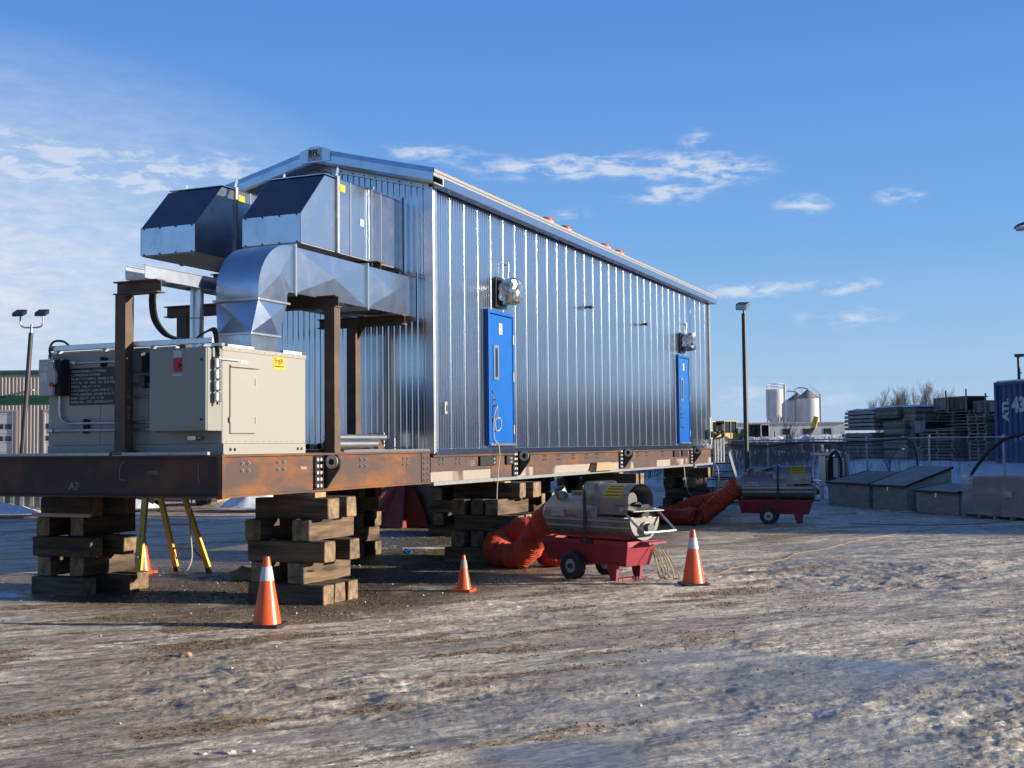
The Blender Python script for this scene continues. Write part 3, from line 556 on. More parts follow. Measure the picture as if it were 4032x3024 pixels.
# chalk marks
text('chalk_lettering', 'A2', .13, 'chalk', K, (-2.18, .033, 1.40), (1, 0, 0), (0.15, 0, 1), ext=.0005)
text('chalk_lettering', '<8000-', .06, 'chalk', K, (-1.05, .033, 1.575), (1, 0, 0), (0, 0, 1), ext=.0005)
MB().tube(spline([(-1.36, .032, 1.735), (-1.42, .032, 1.66), (-1.43, .032, 1.56), (-1.42, .032, 1.52), (-1.34, .032, 1.515)], 5), .004, 5).build('chalk_mark', 'chalk', K); MB().tube([(-.34, .032, 1.70), (-.345, .032, 1.6), (-.33, .032, 1.47)], .004, 5).build('chalk_mark', 'chalk', K)
text('chalk_lettering', 'hyoo', .06, 'letter', K, (-.0335, 1.58, 1.60), (0, 1, 0), (0, 0, 1), ext=.0005)
text('chalk_lettering', '1-SA', .13, 'chalk', K, (-.0105, 6.2, 1.55), (0, 1, 0), (0, 0, 1), ext=.0005)
# ------------------------------------------------------------------ air handling unit on the skid end
U = root('air_handler', 'beige rooftop air handling unit with grey control cabinet on the skid end', 'air handler', (-1.5, 1.1, 1.79))
ux0, ux1, uy0, uy1, uz0, uz1 = -2.77, -.25, .34, 2.0, 1.91, 3.0
MB().box(ux0+.01, ux1-.01, uy0+.01, uy1-.01, uz0, uz1-.004).build('casing', 'gasket', U)
def upan(nm, x0, x1, z0, z1, m='beige'): return MB().box(x0, x1, uy0-.012, uy0+.009, z0, z1).build(nm, m, U, bevel=.003)
for a, b_ in ((-2.77, -1.985), (-1.98, -1.285), (-1.28, -.70), (-.695, -.25)): upan('front_panel', a, b_, 1.912, 2.985)
MB().box(ux1-.009, ux1+.006, uy0, uy1, 1.912, 2.955).build('end_panel', 'beige', U, bevel=.004)
MB().box(ux0-.012, ux1+.014, uy0-.02, uy1+.01, 2.956, 3.004).build('top_flashing', 'beige', U, bevel=.004)
MB().box(-2.75, -.205, .295, .34, 1.79, 1.909).box(-.25, -.205, .341, 1.94, 1.79, 1.909).box(-2.75, -.251, 1.9, 1.94, 1.79, 1.909).build('base_rail', 'beige', U)
for yy in (.42, .50, 1.77, 1.85): MB().cyl((-.206, yy, 1.845), (-.198, yy, 1.845), .019, n=12).build('lifting_hole', 'gasket', U)
ad = MB().box(-.243, -.230, .46, .92, 2.03, 2.765).build('access_door', 'beige', U, bevel=.003)
MB().box(-.2435, -.240, .45, .93, 2.02, 2.775).build('gap', 'frame', ad)
MB().box(-.243, -.218, .455, 1.03, 2.778, 2.798).build('rain_strip', 'beige', ad, bevel=.003)
for z_ in (2.18, 2.62): MB().cyl((-.232, .935, z_-.04), (-.232, .935, z_+.04), .009, n=8).build('hinge', 'beige', ad)
for z_ in (2.18,): MB().box(-.232, -.215, .43, .46, z_-.03, z_+.03).build('latch', 'beige', ad, bevel=.003)
st = MB().box(-.2435, -.240, 1.31, 1.55, 2.80, 2.95).build('sticker', 'yellow', U)
text('lettering', 'EngA', .085, 'mill', st, (-.2385, 1.33, 2.875), (0, 1, 0), (0, 0, 1), ext=.0006); text('lettering', 'ENGINEERED AIR', .026, 'mill', st, (-.2385, 1.325, 2.825), (0, 1, 0), (0, 0, 1), ext=.0006)
MB().box(-.2435, -.241, .67, .80, 2.835, 2.86).build('label', 'letter', U)
sc = None
def screw(x_, y_, z_, d):
    global sc
    if sc is None: sc = MB().cyl((0, 0, 0), (.006, 0, 0), .008, n=6).build('screw', 'zinc', U, w=False); sc.location = MW[U.name] @ Vector((x_, y_, z_))
    else: inst('screw', sc, U, (x_, y_, z_), (0, 0, -PI/2) if d == 'y' else None)
for i in range(14): screw(-.245, .4+i*.12, 1.935, 'x'); screw(-.237, .4+i*.12, 2.98, 'x')
for i in range(17): screw(-2.7+i*.15, .329, 1.935, 'y')
# control cabinet on the front
cb = MB().box(-1.035, -.252, .075, .326, 2.055, 2.975).build('control_cabinet', 'grey', U, bevel=.004)
MB().box(-1.03, -.262, .056, .073, 2.06, 2.97).build('cabinet_door', 'grey', cb, bevel=.005)
MB().box(-.70, -.585, .050, .056, 2.715, 2.865).build('disconnect_plate', 'redp', cb, bevel=.002); MB().cyl((-.64, .05, 2.785), (-.64, .028, 2.785), .028, n=14).box(-.65, -.60, .02, .03, 2.775, 2.795).build('knob', 'redp', cb)
MB().box(-.70, -.59, .052, .0555, 2.875, 2.95).build('label', 'letter', cb); MB().box(-.71, -.58, .052, .0555, 2.665, 2.69).build('label', 'letter', cb)
for z_ in (2.84, 2.18): MB().cyl((-.32, .056, z_), (-.32, .048, z_), .017, n=12).build('latch', 'black', cb)
# nameplate
npl = MB().box(-2.44, -1.74, .316, .327, 2.385, 2.825).build('nameplate', 'plate', U, bevel=.002)
for i, tx in enumerate(('TRANSCANADA LATORNELL', 'COMPRESSOR STATION', 'PROJECT # M.500716  ORDER # 450', '57511 A2 - HV - MAU - S01  ENGINEE', 'MODEL : LM6 / C / O / H', 'S / A CAPACITY : 5,600 ACFM AT 3.', 'TOTAL HEATING : 699,600 BTUH AT', 'MAIN CIRCUIT : 575 / 3 / 60', 'APPROVAL : CETL CERTIFICATION')):
    text('lettering', tx, .041, 'letter', npl, (-2.415, .3145, 2.772-i*.0455), (1, 0, 0), (0, 0, 1), ext=.0006)
# disconnect switch on the left
ds = MB().box(-2.74, -2.52, .13, .31, 2.50, 2.93).build('disconnect_switch', 'lgrey', U, bevel=.008)
MB().box(-2.519, -2.44, .16, .31, 2.50, 2.93).build('switch_side', 'gasket', ds, bevel=.006); MB().prism([(0, 0), (.05, .02), (.06, .12), (.03, .2), (0, .16)], lambda a, b_: (-2.52+a, .11, 2.62+b_), lambda a, b_: (-2.52+a, .15, 2.62+b_)).build('lever', 'lgrey', ds)
MB().cyl((-2.52, .13, 2.63), (-2.52, .10, 2.63), .028, n=14).build('push_button', 'redp', ds)
for z0, z1 in ((2.87, 2.90), (2.80, 2.85), (2.67, 2.77)): MB().box(-2.71, -2.60, .126, .1295, z0, z1).build('label', 'letter', ds)
def pipe(nm, pts, r, m='conduit'): return MB().tube(pts, r, 8).build(nm, m, U, smooth=True)
pipe('conduit', spline([(-2.56, .29, 2.50), (-2.56, .29, 2.32), (-2.53, .29, 2.22), (-2.44, .29, 2.175), (-2.3, .29, 2.17), (-1.04, .29, 2.165)], 6), .017)
pipe('conduit', [(-2.64, .29, 2.09), (-1.04, .29, 2.085)], .017); pipe('conduit', [(-2.30, .29, 2.885), (-1.42, .29, 2.885)], .015)
pipe('conduit', [(-1.45, .29, 2.60), (-1.04, .29, 2.60)], .017); pipe('conduit', [(-1.45, .29, 2.46), (-1.04, .29, 2.46)], .012)
for x_, z_ in ((-2.70, 2.09), (-2.36, 2.885)): MB().box(x_-.05, x_+.055, .255, .315, z_-.025, z_+.025).build('conduit_body', 'stainless', U, bevel=.02)
for x_, z0, z1 in ((-2.20, 2.05, 2.22), (-1.13, 2.05, 2.22), (-1.95, 2.83, 2.94), (-1.33, 2.56, 2.64)): MB().box(x_, x_+.035, .28, .325, z0, z1).box(x_+.05, x_+.07, .285, .325, z0+.01, z1-.01).build('pipe_clamp', 'gasket', U)
MB().box(-1.43, -1.255, .18, .31, 2.74, 2.97).build('transformer_box', 'pole', U, bevel=.01); MB().box(-1.33, -1.25, .22, .31, 2.57, 2.70).build('relay_box', 'pole', U, bevel=.01)
MB().box(-.66, -.55, .25, .32, 1.955, 2.0).cyl((-.55, .285, 1.978), (-.50, .285, 1.978), .018, n=10).build('drain_fitting', 'stainless', U, bevel=0)
# wireway along the top front edge, cables and hanging junction boxes
MB().box(-2.66, -.30, .22, .30, 3.035, 3.095).build('wireway', 'bright', U, bevel=.004)
for x_ in (-2.6, -1.9, -1.2, -.5): MB().box(x_, x_+.04, .23, .34, 3.004, 3.034).build('wireway_foot', 'bright', U)
MB().box(-2.77, -.9, .34, .40, 3.005, 3.03).build('top_rail', 'zinc', U); MB().box(-.31, -.262, .45, .95, 3.005, 3.035).build('curb_strip', 'white', U); MB().box(-.31, -.262, 1.55, 1.95, 3.005, 3.04).build('curb_strip', 'white', U)
for i in range(4):
    x_ = -.30+.03*i; pipe('cable', spline([(-.55, .26, 3.10), (-.42+.03*i, .25, 3.16+.012*i), (-.28+.02*i, .20, 3.16), (-.22+.015*i, .165, 3.02), (-.205, .16+.02*i, 2.86-.12*i)], 6), .011, 'blackrub')
    z_ = 2.80-.125*i; jb = MB().box(-.215, -.17, .135, .215, z_-.055, z_+.055).build('junction_box', 'stainless', U, bevel=.014); MB().cyl((-.19, .175, z_-.055), (-.19, .175, z_-.085), .018, n=8).build('gland', 'black', jb)
MB().box(-.25, -.16, .16, .20, 2.84, 2.87).box(-.24, -.21, .20, .62, 2.845, 2.865).build('strut', 'zinc', U); MB().box(-.262, -.12, .15, .20, 2.99, 3.02).build('strut', 'conduit', U)
pipe('cable', spline([(-2.63, .22, 2.93), (-2.64, .2, 3.05), (-2.58, .2, 3.14), (-2.45, .22, 3.14), (-2.36, .25, 3.07)], 6), .014, 'blackrub')
# flue pipe
fl = MB().cyl((-1.2, 1.1, 3.0), (-1.2, 1.1, 3.82), .082, n=20).build('flue_pipe', 'bright', U, smooth=True); MB().ring((-1.2, 1.1, 3.42), (-1.2, 1.1, 3.44), .087, .08).ring((-1.2, 1.1, 3.0), (-1.2, 1.1, 3.05), .10, .08).build('flue_band', 'zinc', fl)
# ------------------------------------------------------------------ supply duct with elbow
T = root('supply_duct', 'galvanised rectangular duct rising from the air handler and bending into the wall', 'duct', (-.6, 1.2, 3.0))
dx0, dx1 = -.92, -.31
MB().box(-.79, -.31, .96, 1.5, 3.0, 3.20).build('neck', 'duct', T)
def xbreak(q, off):      # a panel given by 4 corners, folded along its diagonals
    q = [Vector(p) for p in q]; c = sum(q, Vector())/4; n = (q[1]-q[0]).cross(q[3]-q[0]).normalized(); return MB().add(q+[c+n*off], [(0,1,4),(1,2,4),(2,3,4),(3,0,4)])
lo = [(-.79, .96, 3.215), (-.31, .96, 3.215), (-.31, 1.52, 3.215), (-.79, 1.52, 3.215)]; hi = [(dx0, 1.10, 3.62), (dx1, 1.10, 3.62), (dx1, 1.70, 3.62), (dx0, 1.70, 3.62)]
for i in range(4): j = (i+1) % 4; xbreak([lo[i], lo[j], hi[j], hi[i]], .030).build('transition_panel', 'duct', T)
for z_, a in ((3.20, (-.82, -.285, .935, 1.545)), (3.62, (dx0-.03, dx1+.03, 1.07, 1.73))): MB().box(*a, z_-.012, z_+.014).build('flange', 'bright', T, bevel=.003)
# elbow: outer arc from the front face to the top, throat at the lower back
arc = [(1.10, 3.634)]+[(1.10+.66-.66*math.cos(t), 3.72+.63*math.sin(t)) for t in np.linspace(0, PI/2, 15)]+[(1.85, 4.35)]
thr = [(1.70, 3.634), (1.70, 3.72), (1.715, 3.755), (1.75, 3.77), (1.85, 3.77)]
MB().sheet([[(dx0, y_, z_) for y_, z_ in arc], [(dx1, y_, z_) for y_, z_ in arc]]).build('elbow_back', 'duct', T, smooth=True)
MB().sheet([[(dx0, y_, z_) for y_, z_ in thr], [(dx1, y_, z_) for y_, z_ in thr]]).build('elbow_throat', 'duct', T)
for x_, o in ((dx1, .014), (dx0, -.014)):
    vs = [(x_, y_, z_) for y_, z_ in arc]+[(x_, y_, z_) for y_, z_ in reversed(thr)]; c = (x_+o, 1.55, 3.98); n_ = len(vs)
    MB().add(vs+[c], [(i, (i+1) % n_, n_) for i in range(n_)]).build('elbow_cheek', 'duct', T)
for ya, yb in ((1.87, 3.62), (3.65, 4.985)):
    q = [(dx1, ya, 3.77), (dx1, yb, 3.77), (dx1, yb, 4.35), (dx1, ya, 4.35)]; xbreak(q, .032).build('duct_side', 'duct', T)
    q = [(dx0, yb, 3.77), (dx0, ya, 3.77), (dx0, ya, 4.35), (dx0, yb, 4.35)]; xbreak(q, .032).build('duct_side', 'duct', T)
    xbreak([(dx0, ya, 4.35), (dx1, ya, 4.35), (dx1, yb, 4.35), (dx0, yb, 4.35)], .012).build('duct_top', 'duct', T); xbreak([(dx1, ya, 3.77), (dx0, ya, 3.77), (dx0, yb, 3.77), (dx1, yb, 3.77)], .01).build('duct_bottom', 'duct', T)
for y_ in (1.86, 3.635):
    MB().box(dx1, dx1+.03, y_-.015, y_+.015, 3.735, 4.385).box(dx0-.03, dx0, y_-.015, y_+.015, 3.735, 4.385).box(dx0, dx1, y_-.014, y_+.014, 4.351, 4.385).box(dx0, dx1, y_-.014, y_+.014, 3.735, 3.769).build('flange', 'bright', T)
MB().box(dx0-.06, dx1+.06, 4.96, 4.968, 4.36, 4.42).box(dx0-.06, dx1+.06, 4.955, 4.965, 3.70, 3.765).box(dx1+.002, dx1+.06, 4.956, 4.966, 3.77, 4.35).build('wall_flange', 'bright', T)
# ------------------------------------------------------------------ intake hoods
def hood(x0, x1, label):
    r = root('intake_hood', label, 'hood', ((x0+x1)/2, 3.4, 4.5), group='galvanised intake hoods on the gable'); ya, yb, z0, z1, zf = 2.32, 2.90, 4.50, 5.48, 4.87
    MB().sheet([[(x0, ya, z0), (x1, ya, z0)], [(x0, ya, zf), (x1, ya, zf)]]).build('front_panel', 'duct', r)
    MB().hexa([(x0+.01, ya, zf), (x1-.01, ya, zf), (x1-.01, yb, z1), (x0+.01, yb, z1), (x0+.01, ya+.02, zf-.03), (x1-.01, ya+.02, zf-.03), (x1-.01, yb+.02, z1-.03), (x0+.01, yb+.02, z1-.03)]).build('screen', 'screen', r, fix=True)
    for s_, x_ in ((1, x1), (-1, x0)):
        MB().prism([(ya, z0), (3.17, z0), (3.17, z1), (yb, z1), (ya, zf)], lambda a, b_: (x_, a, b_), lambda a, b_: (x_-s_*.008, a, b_)).build('side_panel', 'duct', r)
        ys = (3.235, 3.55, 4.05, 4.40, 4.97)
        for i in range(4): MB().box(min(x_, x_-s_*.008), max(x_, x_-s_*.008), ys[i]+.004, ys[i+1]-.004, z0+.0, z1+.03).build('side_panel', 'duct', r)
        for y_ in ys[1:4]: MB().box(min(x_, x_+s_*.012), max(x_, x_+s_*.012), y_-.012, y_+.012, z0, z1+.03).build('standing_seam', 'bright', r)
    MB().box(x0, x1, 2.905, 4.97, z1+.022, z1+.034).build('top_panel', 'duct', r); MB().box(x0+.01, x1-.01, 2.34, 4.97, z0-.012, z0+.0).build('bottom_panel', 'zinc', r)
    MB().box(x1-.002, x1+.03, 3.175, 3.23, z0-.02, z1+.05).box(x0-.03, x0+.002, 3.175, 3.23, z0-.02, z1+.05).box(x0, x1, 3.18, 3.225, z1+.035, z1+.06).build('flange', 'zinc', r)
    MB().box(x0-.05, x1+.05, 4.945, 4.968, z0-.05, z1+.09).build('wall_flange', 'bright', r)
    for x_ in (x0+.03, x1-.02): MB().prism([(0, 0), (.035, 0), (.075, .13), (.06, .15), (.035, .15)], lambda a, b_: (x_, 3.19+a*1.3, z1+.03+b_), lambda a, b_: (x_+.006, 3.19+a*1.3, z1+.03+b_)).build('lifting_tab', 'bright', r)
    MB().box(x1+.001, x1+.004, 3.28, 3.42, 5.34, 5.44).build('sticker', 'yellow', r); MB().box(x1+.001, x1+.004, 3.82, 3.92, 4.95, 5.05).build('sticker', 'letter', r)
    MB().tube([(x1+.03, 4.10, 4.42), (x1+.03, 4.10, z1+.07)], .011, 6).build('hanger_rod', 'bright', r); MB().box(x1-.1, x1+.06, 4.085, 4.115, z1+.04, z1+.07).build('hanger_strut', 'zinc', r)
    bs = None
    for i in range(4):
        for z_ in (zf-.01, z0+.01):
            q = (x0+.06+i*(x1-x0-.12)/3, ya-.004, z_)
            if bs is None: bs = MB().cyl((0, 0, 0), (0, -.008, 0), .010, n=6).build('screw', 'gasket', r, w=False); bs.location = MW[r.name] @ Vector(q)
            else: inst('screw', bs, r, q)
M['screen'] = mat('dark_blue_grey_screen', (.12,.135,.17), (.16,.175,.21), .38, .7, ns=2, nd_=8)
hood(-3.10, -2.18, 'galvanised intake hood on the gable farther from the long wall'); hood(-1.43, -.52, 'galvanised intake hood on the gable nearer the long wall')
# ------------------------------------------------------------------ support frames
def H(nm, m, r, p0, p1, h=.15, b=.15): return MB().ibeam(p0, p1, h, b).build(nm, m, r)
def post(r, x, y, z0, z1):
    b = MB(); b.box(x-.075, x-.062, y-.07, y+.07, z0, z1).box(x+.062, x+.075, y-.07, y+.07, z0, z1).box(x-.0615, x+.0615, y-.006, y+.006, z0, z1).box(x-.0615, x+.0615, y-.069, y-.060, z0+.001, z1-.001); b.build('post', 'frame', r); MB().box(x-.1, x+.1, y-.1, y+.1, z0-.018, z0-.001).build('base_plate', 'frame', r)
f = root('duct_support', 'brown steel frame with two posts under the duct behind the air handler', 'frame', (-1.3, 2.44, 1.79))
H('beam', 'frame', f, (-2.74, 2.44, 3.715), (-.03, 2.44, 3.715)); post(f, -.125, 2.44, 1.807, 3.638); post(f, -2.45, 2.44, 1.807, 3.638)
f = root('cable_tray_support', 'single brown steel post with short top beam in front of the air handler', 'post', (-1.5, .17, 1.79))
post(f, -1.495, .17, 1.84, 3.625); H('beam', 'frame', f, (-1.60, .17, 3.705), (-.97, .17, 3.705)); text('chalk_lettering', '910', .075, 'chalk', f, (-1.418, .135, 2.55), (0, 0, -1), (0, 1, 0)); text('chalk_lettering', '8504', .075, 'chalk', f, (-1.418, .135, 2.35), (0, 0, -1), (0, 1, 0))
f = root('rear_duct_support', 'brown steel frame holding the duct close to the gable wall', 'frame', (-.9, 4.47, 1.79))
H('beam', 'frame', f, (-1.60, 4.47, 3.672), (-.17, 4.47, 3.672), .14, .14); post(f, -1.02, 4.47, 1.807, 3.60); MB().prism([(0, 0), (0, -.18), (.12, 0)], lambda a, b_: (-.94+a, 4.46, 3.598+b_), lambda a, b_: (-.94+a, 4.48, 3.598+b_)).build('gusset', 'frame', f)
f = root('hood_support', 'brown steel beam under both intake hoods at the gable', 'beam', (-1.8, 4.5, 4.33))
H('beam', 'frame', f, (-3.25, 4.12, 4.405), (-.36, 4.12, 4.405), .15, .15)
for x_ in (-3.1, -1.8, -.6): MB().bar((x_, 4.12, 4.33), (x_, 4.97, 4.1), .06, .06).build('wall_bracket', 'frame', f)
# cable tray
t_ = root('cable_tray', 'pale galvanised cable tray running back from the front post to the gable', 'tray', (-1.2, 2.5, 3.78))
for x_ in (-1.32, -1.06): MB().box(x_-.003, x_+.003, -.02 if x_ < -1.2 else .0, 4.95, 3.785, 3.925).box(x_-.025, x_+.02, 0, 4.95, 3.926, 3.932).box(x_-.025, x_+.02, 0, 4.95, 3.778, 3.784).build('rail', 'bright', t_)
for i in range(14): MB().box(-1.317, -1.063, .2+i*.34, .24+i*.34, 3.79, 3.81).build('rung', 'bright', t_)
for i, dx in enumerate((0, .025, .05, .075)): tag(MB().tube(spline([(-1.20+dx, 1.9, 3.82), (-1.2+dx, .55, 3.82), (-1.23+dx, .36, 3.78), (-1.24+dx, .30, 3.6), (-1.22+dx, .32, 3.35), (-1.12+dx, .38, 3.18), (-1.0+dx, .45, 3.12)], 7), .013, 6).build('power_cable', 'blackrub', None, smooth=True), 'black cable drooping from the tray onto the air handler, '+('outermost', 'second from outside', 'third from outside', 'innermost')[i], 'cable', 'black cables drooping from the tray')
# ------------------------------------------------------------------ things lying on the skid deck
def bundle():
    for x_, y0_, y1_, z_, r_ in ((-.42, 2.75, 3.95, 1.90, .05), (-.55, 2.8, 3.7, 1.87, .045), (-.5, 2.9, 4.35, 1.99, .042), (-.66, 2.7, 4.2, 1.87, .04)):
        yield MB().ring((x_, y0_, z_), (x_+.06, y1_, z_), r_, r_*.85, 14)
for b, l_ in zip(bundle(), ('thick grey steel conduit lying on the deck, nearest the edge', 'short grey conduit lying second from the deck edge', 'grey conduit lying on top of the others on the deck', 'grey conduit lying on the deck against the lumber')): tag(b.build('conduit_length', 'conduit', smooth=True), l_, 'conduit', 'conduits lying on the deck')
tag(MB().box(-.9, -.2, 3.0, 3.9, 1.79, 1.825).build('plywood_offcut', 'lumber', bevel=.004), 'tan board lying flat under the conduits on the deck', 'board')
tag(MB().bar((-.30, 4.0, 1.82), (-.62, 4.35, 2.02), .09, .04).build('lumber_offcut', 'lumber'), 'short tan lumber offcut leaning on the conduits', 'lumber')
for x_, y_, z0, z1, l_ in ((-.66, 4.62, 1.86, 2.06, 'small white bracket plate standing higher by the gable wall'), (-.42, 4.5, 1.80, 1.98, 'small white bracket plate standing lower by the gable wall')):
    r = root('bracket_plate', l_, 'bracket', (x_, y_, z0), group='white bracket plates on the deck'); MB().box(x_-.06, x_+.06, y_-.01, y_+.01, z0, z1).build('plate', 'white', r); MB().bar((x_-.2, y_, z1-.01), (x_+.02, y_, z1-.01), .012, .012).bar((x_-.2, y_, z0+.05), (x_+.25, y_, z0+.05), .012, .012).build('rod', 'zinc', r)
# ------------------------------------------------------------------ timber cribs under the skid
TH = .255
def timber_mesh(Lh, wd, seed):
    rr = random.Random(seed); bm = bmesh.new(); bmesh.ops.create_cube(bm, size=1)
    bmesh.ops.subdivide_edges(bm, edges=[e for e in bm.edges if abs((e.verts[0].co-e.verts[1].co).x) > .5], cuts=5)
    for v in bm.verts:
        v.co.x *= Lh; v.co.y *= wd; v.co.z *= TH-.006
        if abs(v.co.x) < Lh/2-.01: v.co.y += rr.uniform(-.006, .006); v.co.z += rr.uniform(-.003, .003)
        else: v.co.x += rr.uniform(-.012, .012)
    bmesh.ops.bevel(bm, geom=[e for e in bm.edges if abs((e.verts[0].co-e.verts[1].co).x) > .1*Lh and len(e.link_faces) == 2 and e.calc_face_angle() > .8], offset=rr.choice((.004, .006, .014)), segments=3, affect='EDGES')
    bmesh.ops.bevel(bm, geom=[e for e in bm.edges if len(e.link_faces) == 2 and e.calc_face_angle(0) > .8 and abs(e.verts[0].co.x) > Lh/2-.03], offset=.008, segments=1, affect='EDGES')
    me = bpy.data.meshes.new('timber'); bm.to_mesh(me); bm.free(); me.materials.append(M['timber']); me.materials.append(M['timber_end'])
    for p in me.polygons: p.material_index = 1 if abs(p.normal.x) > .85 else 0
    return me
TM = {}
ORD = ('bottom', 'second', 'third', 'fourth', 'top')
def crib(cx, cy, desc, rows, seed, ztop=1.318):
    """rows: for each layer ('x' or 'y', list of (offset, length, shift, turn))"""
    rr = random.Random(seed)
    for li, (ax, items) in enumerate(rows):
        for ti, (off, ln, sh) in enumerate(items):
            key = (round(ln, 2), (seed+li+ti) % 3)
            if key not in TM: TM[key] = timber_mesh(ln, .235, int(ln*100)*7+key[1]*31)
            o = bpy.data.objects.new('timber', TM[key]); COL.objects.link(o); z = -.02+TH*(li+.5)
            if ax == 'x': o.location = (cx+sh, cy+off, z); o.rotation_euler = (rr.choice((0, PI)), 0, rr.uniform(-.03, .03)); pos = 'front' if off == min(i[0] for i in items) else ('rear' if off == max(i[0] for i in items) else 'middle')
            else: o.location = (cx+off, cy+sh, z); o.rotation_euler = (rr.choice((0, PI)), 0, PI/2+rr.uniform(-.03, .03)); pos = 'right' if off == max(i[0] for i in items) else ('left' if off == min(i[0] for i in items) else 'middle')
            tag(o, f'{pos} timber of the {ORD[li]} layer in the {desc}', 'timber', 'timbers of the support cribs')
    zt_ = -.02+TH*len(rows)
    if ztop-zt_ > .012:
        o = MB().box(-.3, .3, -.12, .12, 0, ztop-zt_-.002).build('shim', 'lumber'); o.location = (cx, cy-.2, zt_-.001); tag(o, f'thin wood shim between the beam and the {desc}', 'shim', 'shims on the support cribs')
X2 = lambda a, b_, ln=1.1, s1=0, s2=0: ('x', [(a, ln, s1), (b_, ln, s2)])
Y2 = lambda a, b_, ln=1.1, s1=0, s2=0: ('y', [(a, ln, s1), (b_, ln, s2)])
crib(-.20, 2.0, 'crib nearest the beam corner', [('x', [(-.40, 1.06, .0), (-.14, 1.06, .01), (.12, 1.06, .02)]), Y2(-.38, .16, 1.02, .0, .0), ('x', [(-.38, 1.08, .0), (.10, 1.08, .06)]), Y2(-.42, .22, 1.06, -.05, .0), ('x', [(-.30, 1.05, .02), (.15, 1.05, .0)])], 1)
crib(-3.26, 1.78, 'crib at the left end', [('x', [(-.46, .9, -.20), (-.05, .95, .10), (.38, .95, -.1)]), Y2(-.5, -.02, 1.0, .0, .05), ('x', [(-.42, .95, -.18), (.05, .95, -.04)]), Y2(-.5, -.04, 1.0, -.02, .08), ('x', [(-.38, .85, -.15), (.25, .9, -.20)])], 2)
crib(-2.98, 7.35, 'second left-side crib', [X2(-.3, .3), Y2(-.3, .32), X2(-.3, .3), Y2(-.3, .3), X2(-.25, .3)], 3)
crib(-.10, 7.45, 'crib behind the nearer heater hose', [('x', [(-.55, 1.15, -.05), (-.1, 1.15, .03), (.35, 1.15, 0)]), ('y', [(-.42, 1.2, 0), (-.1, 1.2, .05), (.22, 1.2, 0)]), ('x', [(-.4, 1.15, .05), (0, 1.15, 0), (.4, 1.15, .08)]), ('y', [(-.42, 1.2, 0), (-.1, 1.2, .05), (.2, 1.2, 0)]), ('x', [(-.05, 1.2, -.1), (.24, 1.2, .02), (.52, 1.2, -.05)])], 4, 1.283)
crib(-2.95, 12.1, 'dark left-side crib mid skid', [X2(-.4, .3), Y2(-.3, .25), X2(-.35, .3), Y2(-.3, .2), X2(-.3, .3)], 5, 1.318)
crib(-2.95, 15.6, 'left-side crib fourth from the camera', [X2(-.35, .3), Y2(-.3, .3), X2(-.3, .3), Y2(-.3, .28), X2(-.25, .3)], 10)
crib(-.12, 13.4, 'crib behind the nearer heater', [('x', [(-.4, 1.2, .12), (0, 1.2, .2), (.4, 1.2, .15)]), ('y', [(-.35, 1.25, 0), (.02, 1.25, 0), (.34, 1.25, 0)]), ('x', [(-.35, 1.2, .2), (0, 1.2, .1), (.38, 1.2, .1)]), ('y', [(-.35, 1.25, 0), (0, 1.25, 0), (.34, 1.25, 0)]), ('x', [(-.3, 1.15, .1), (0, 1.1, 0), (.3, 1.1, .05)])], 6, 1.283)
crib(-2.95, 19.2, 'left-side crib at the far end', [X2(-.3, .3), Y2(-.3, .3), X2(-.3, .3), Y2(-.3, .3), X2(-.25, .3)], 7)
crib(-.12, 19.4, 'crib at the near beam far end', [('x', [(-.4, 1.1, .1), (0, 1.1, 0), (.4, 1.1, 0)]), Y2(-.35, .25, 1.2), ('x', [(-.35, 1.15, .15), (.05, 1.1, 0), (.4, 1.1, .1)]), Y2(-.3, .28, 1.2), ('x', [(-.3, 1.15, .1), (0, 1.1, .05), (.3, 1.1, .1)])], 8, 1.283)
text('painted_mark', '1', .16, 'black', None, (.088, 1.66, .34), (0, .15, 1), (0, -1, .15), ext=.0008); bpy.data.objects['painted_mark'].parent = None
o = bpy.data.objects['painted_mark']; tag(o, 'black painted numeral on the second timber of the corner crib', 'numeral')
tag(MB().hexa([(-.012, 11.7, 1.337), (.16, 11.7, 1.337), (.16, 12.9, 1.337), (-.012, 12.9, 1.337), (.02, 11.85, 1.50), (.13, 11.85, 1.50), (.13, 12.7, 1.50), (.02, 12.7, 1.50)]).build('timber_offcut', 'lumber'), 'tan timber offcut resting on the bottom flange of the beam', 'timber')
tag(MB().box(-3.85, -2.9, 1.16, 1.21, 1.005, 1.05).build('painted_board', 'warm'), 'narrow pink board lying across the left end crib', 'board')
# ------------------------------------------------------------------ traffic cones
def cone_parts(h, hb):
    r0, r1 = .155*h/.72, .03*h/.72
    def rad(z): return r0+(r1-r0)*z/h
    def band(a, b_, e=0): return MB().sheet([[(math.cos(t)*(rad(z)+e), math.sin(t)*(rad(z)+e), z) for t in np.linspace(0, 2*PI, 33)] for z in np.linspace(a, b_, 4)])
    c = band(.03, h); c.add([(math.cos(t)*rad(h), math.sin(t)*rad(h), h) for t in np.linspace(0, 2*PI, 17)[:-1]], [tuple(range(16))])
    base = MB().prism([(s*hb if abs(s) else 0, t) for s, t in ()] or [(hb, hb*.8), (hb*.8, hb), (-hb*.8, hb), (-hb, hb*.8), (-hb, -hb*.8), (-hb*.8, -hb), (hb*.8, -hb), (hb, -hb*.8)], lambda a, b_: (a, b_, 0.), lambda a, b_: (a, b_, .035))
    return c, base, band(h*.66, h*.86, .003)
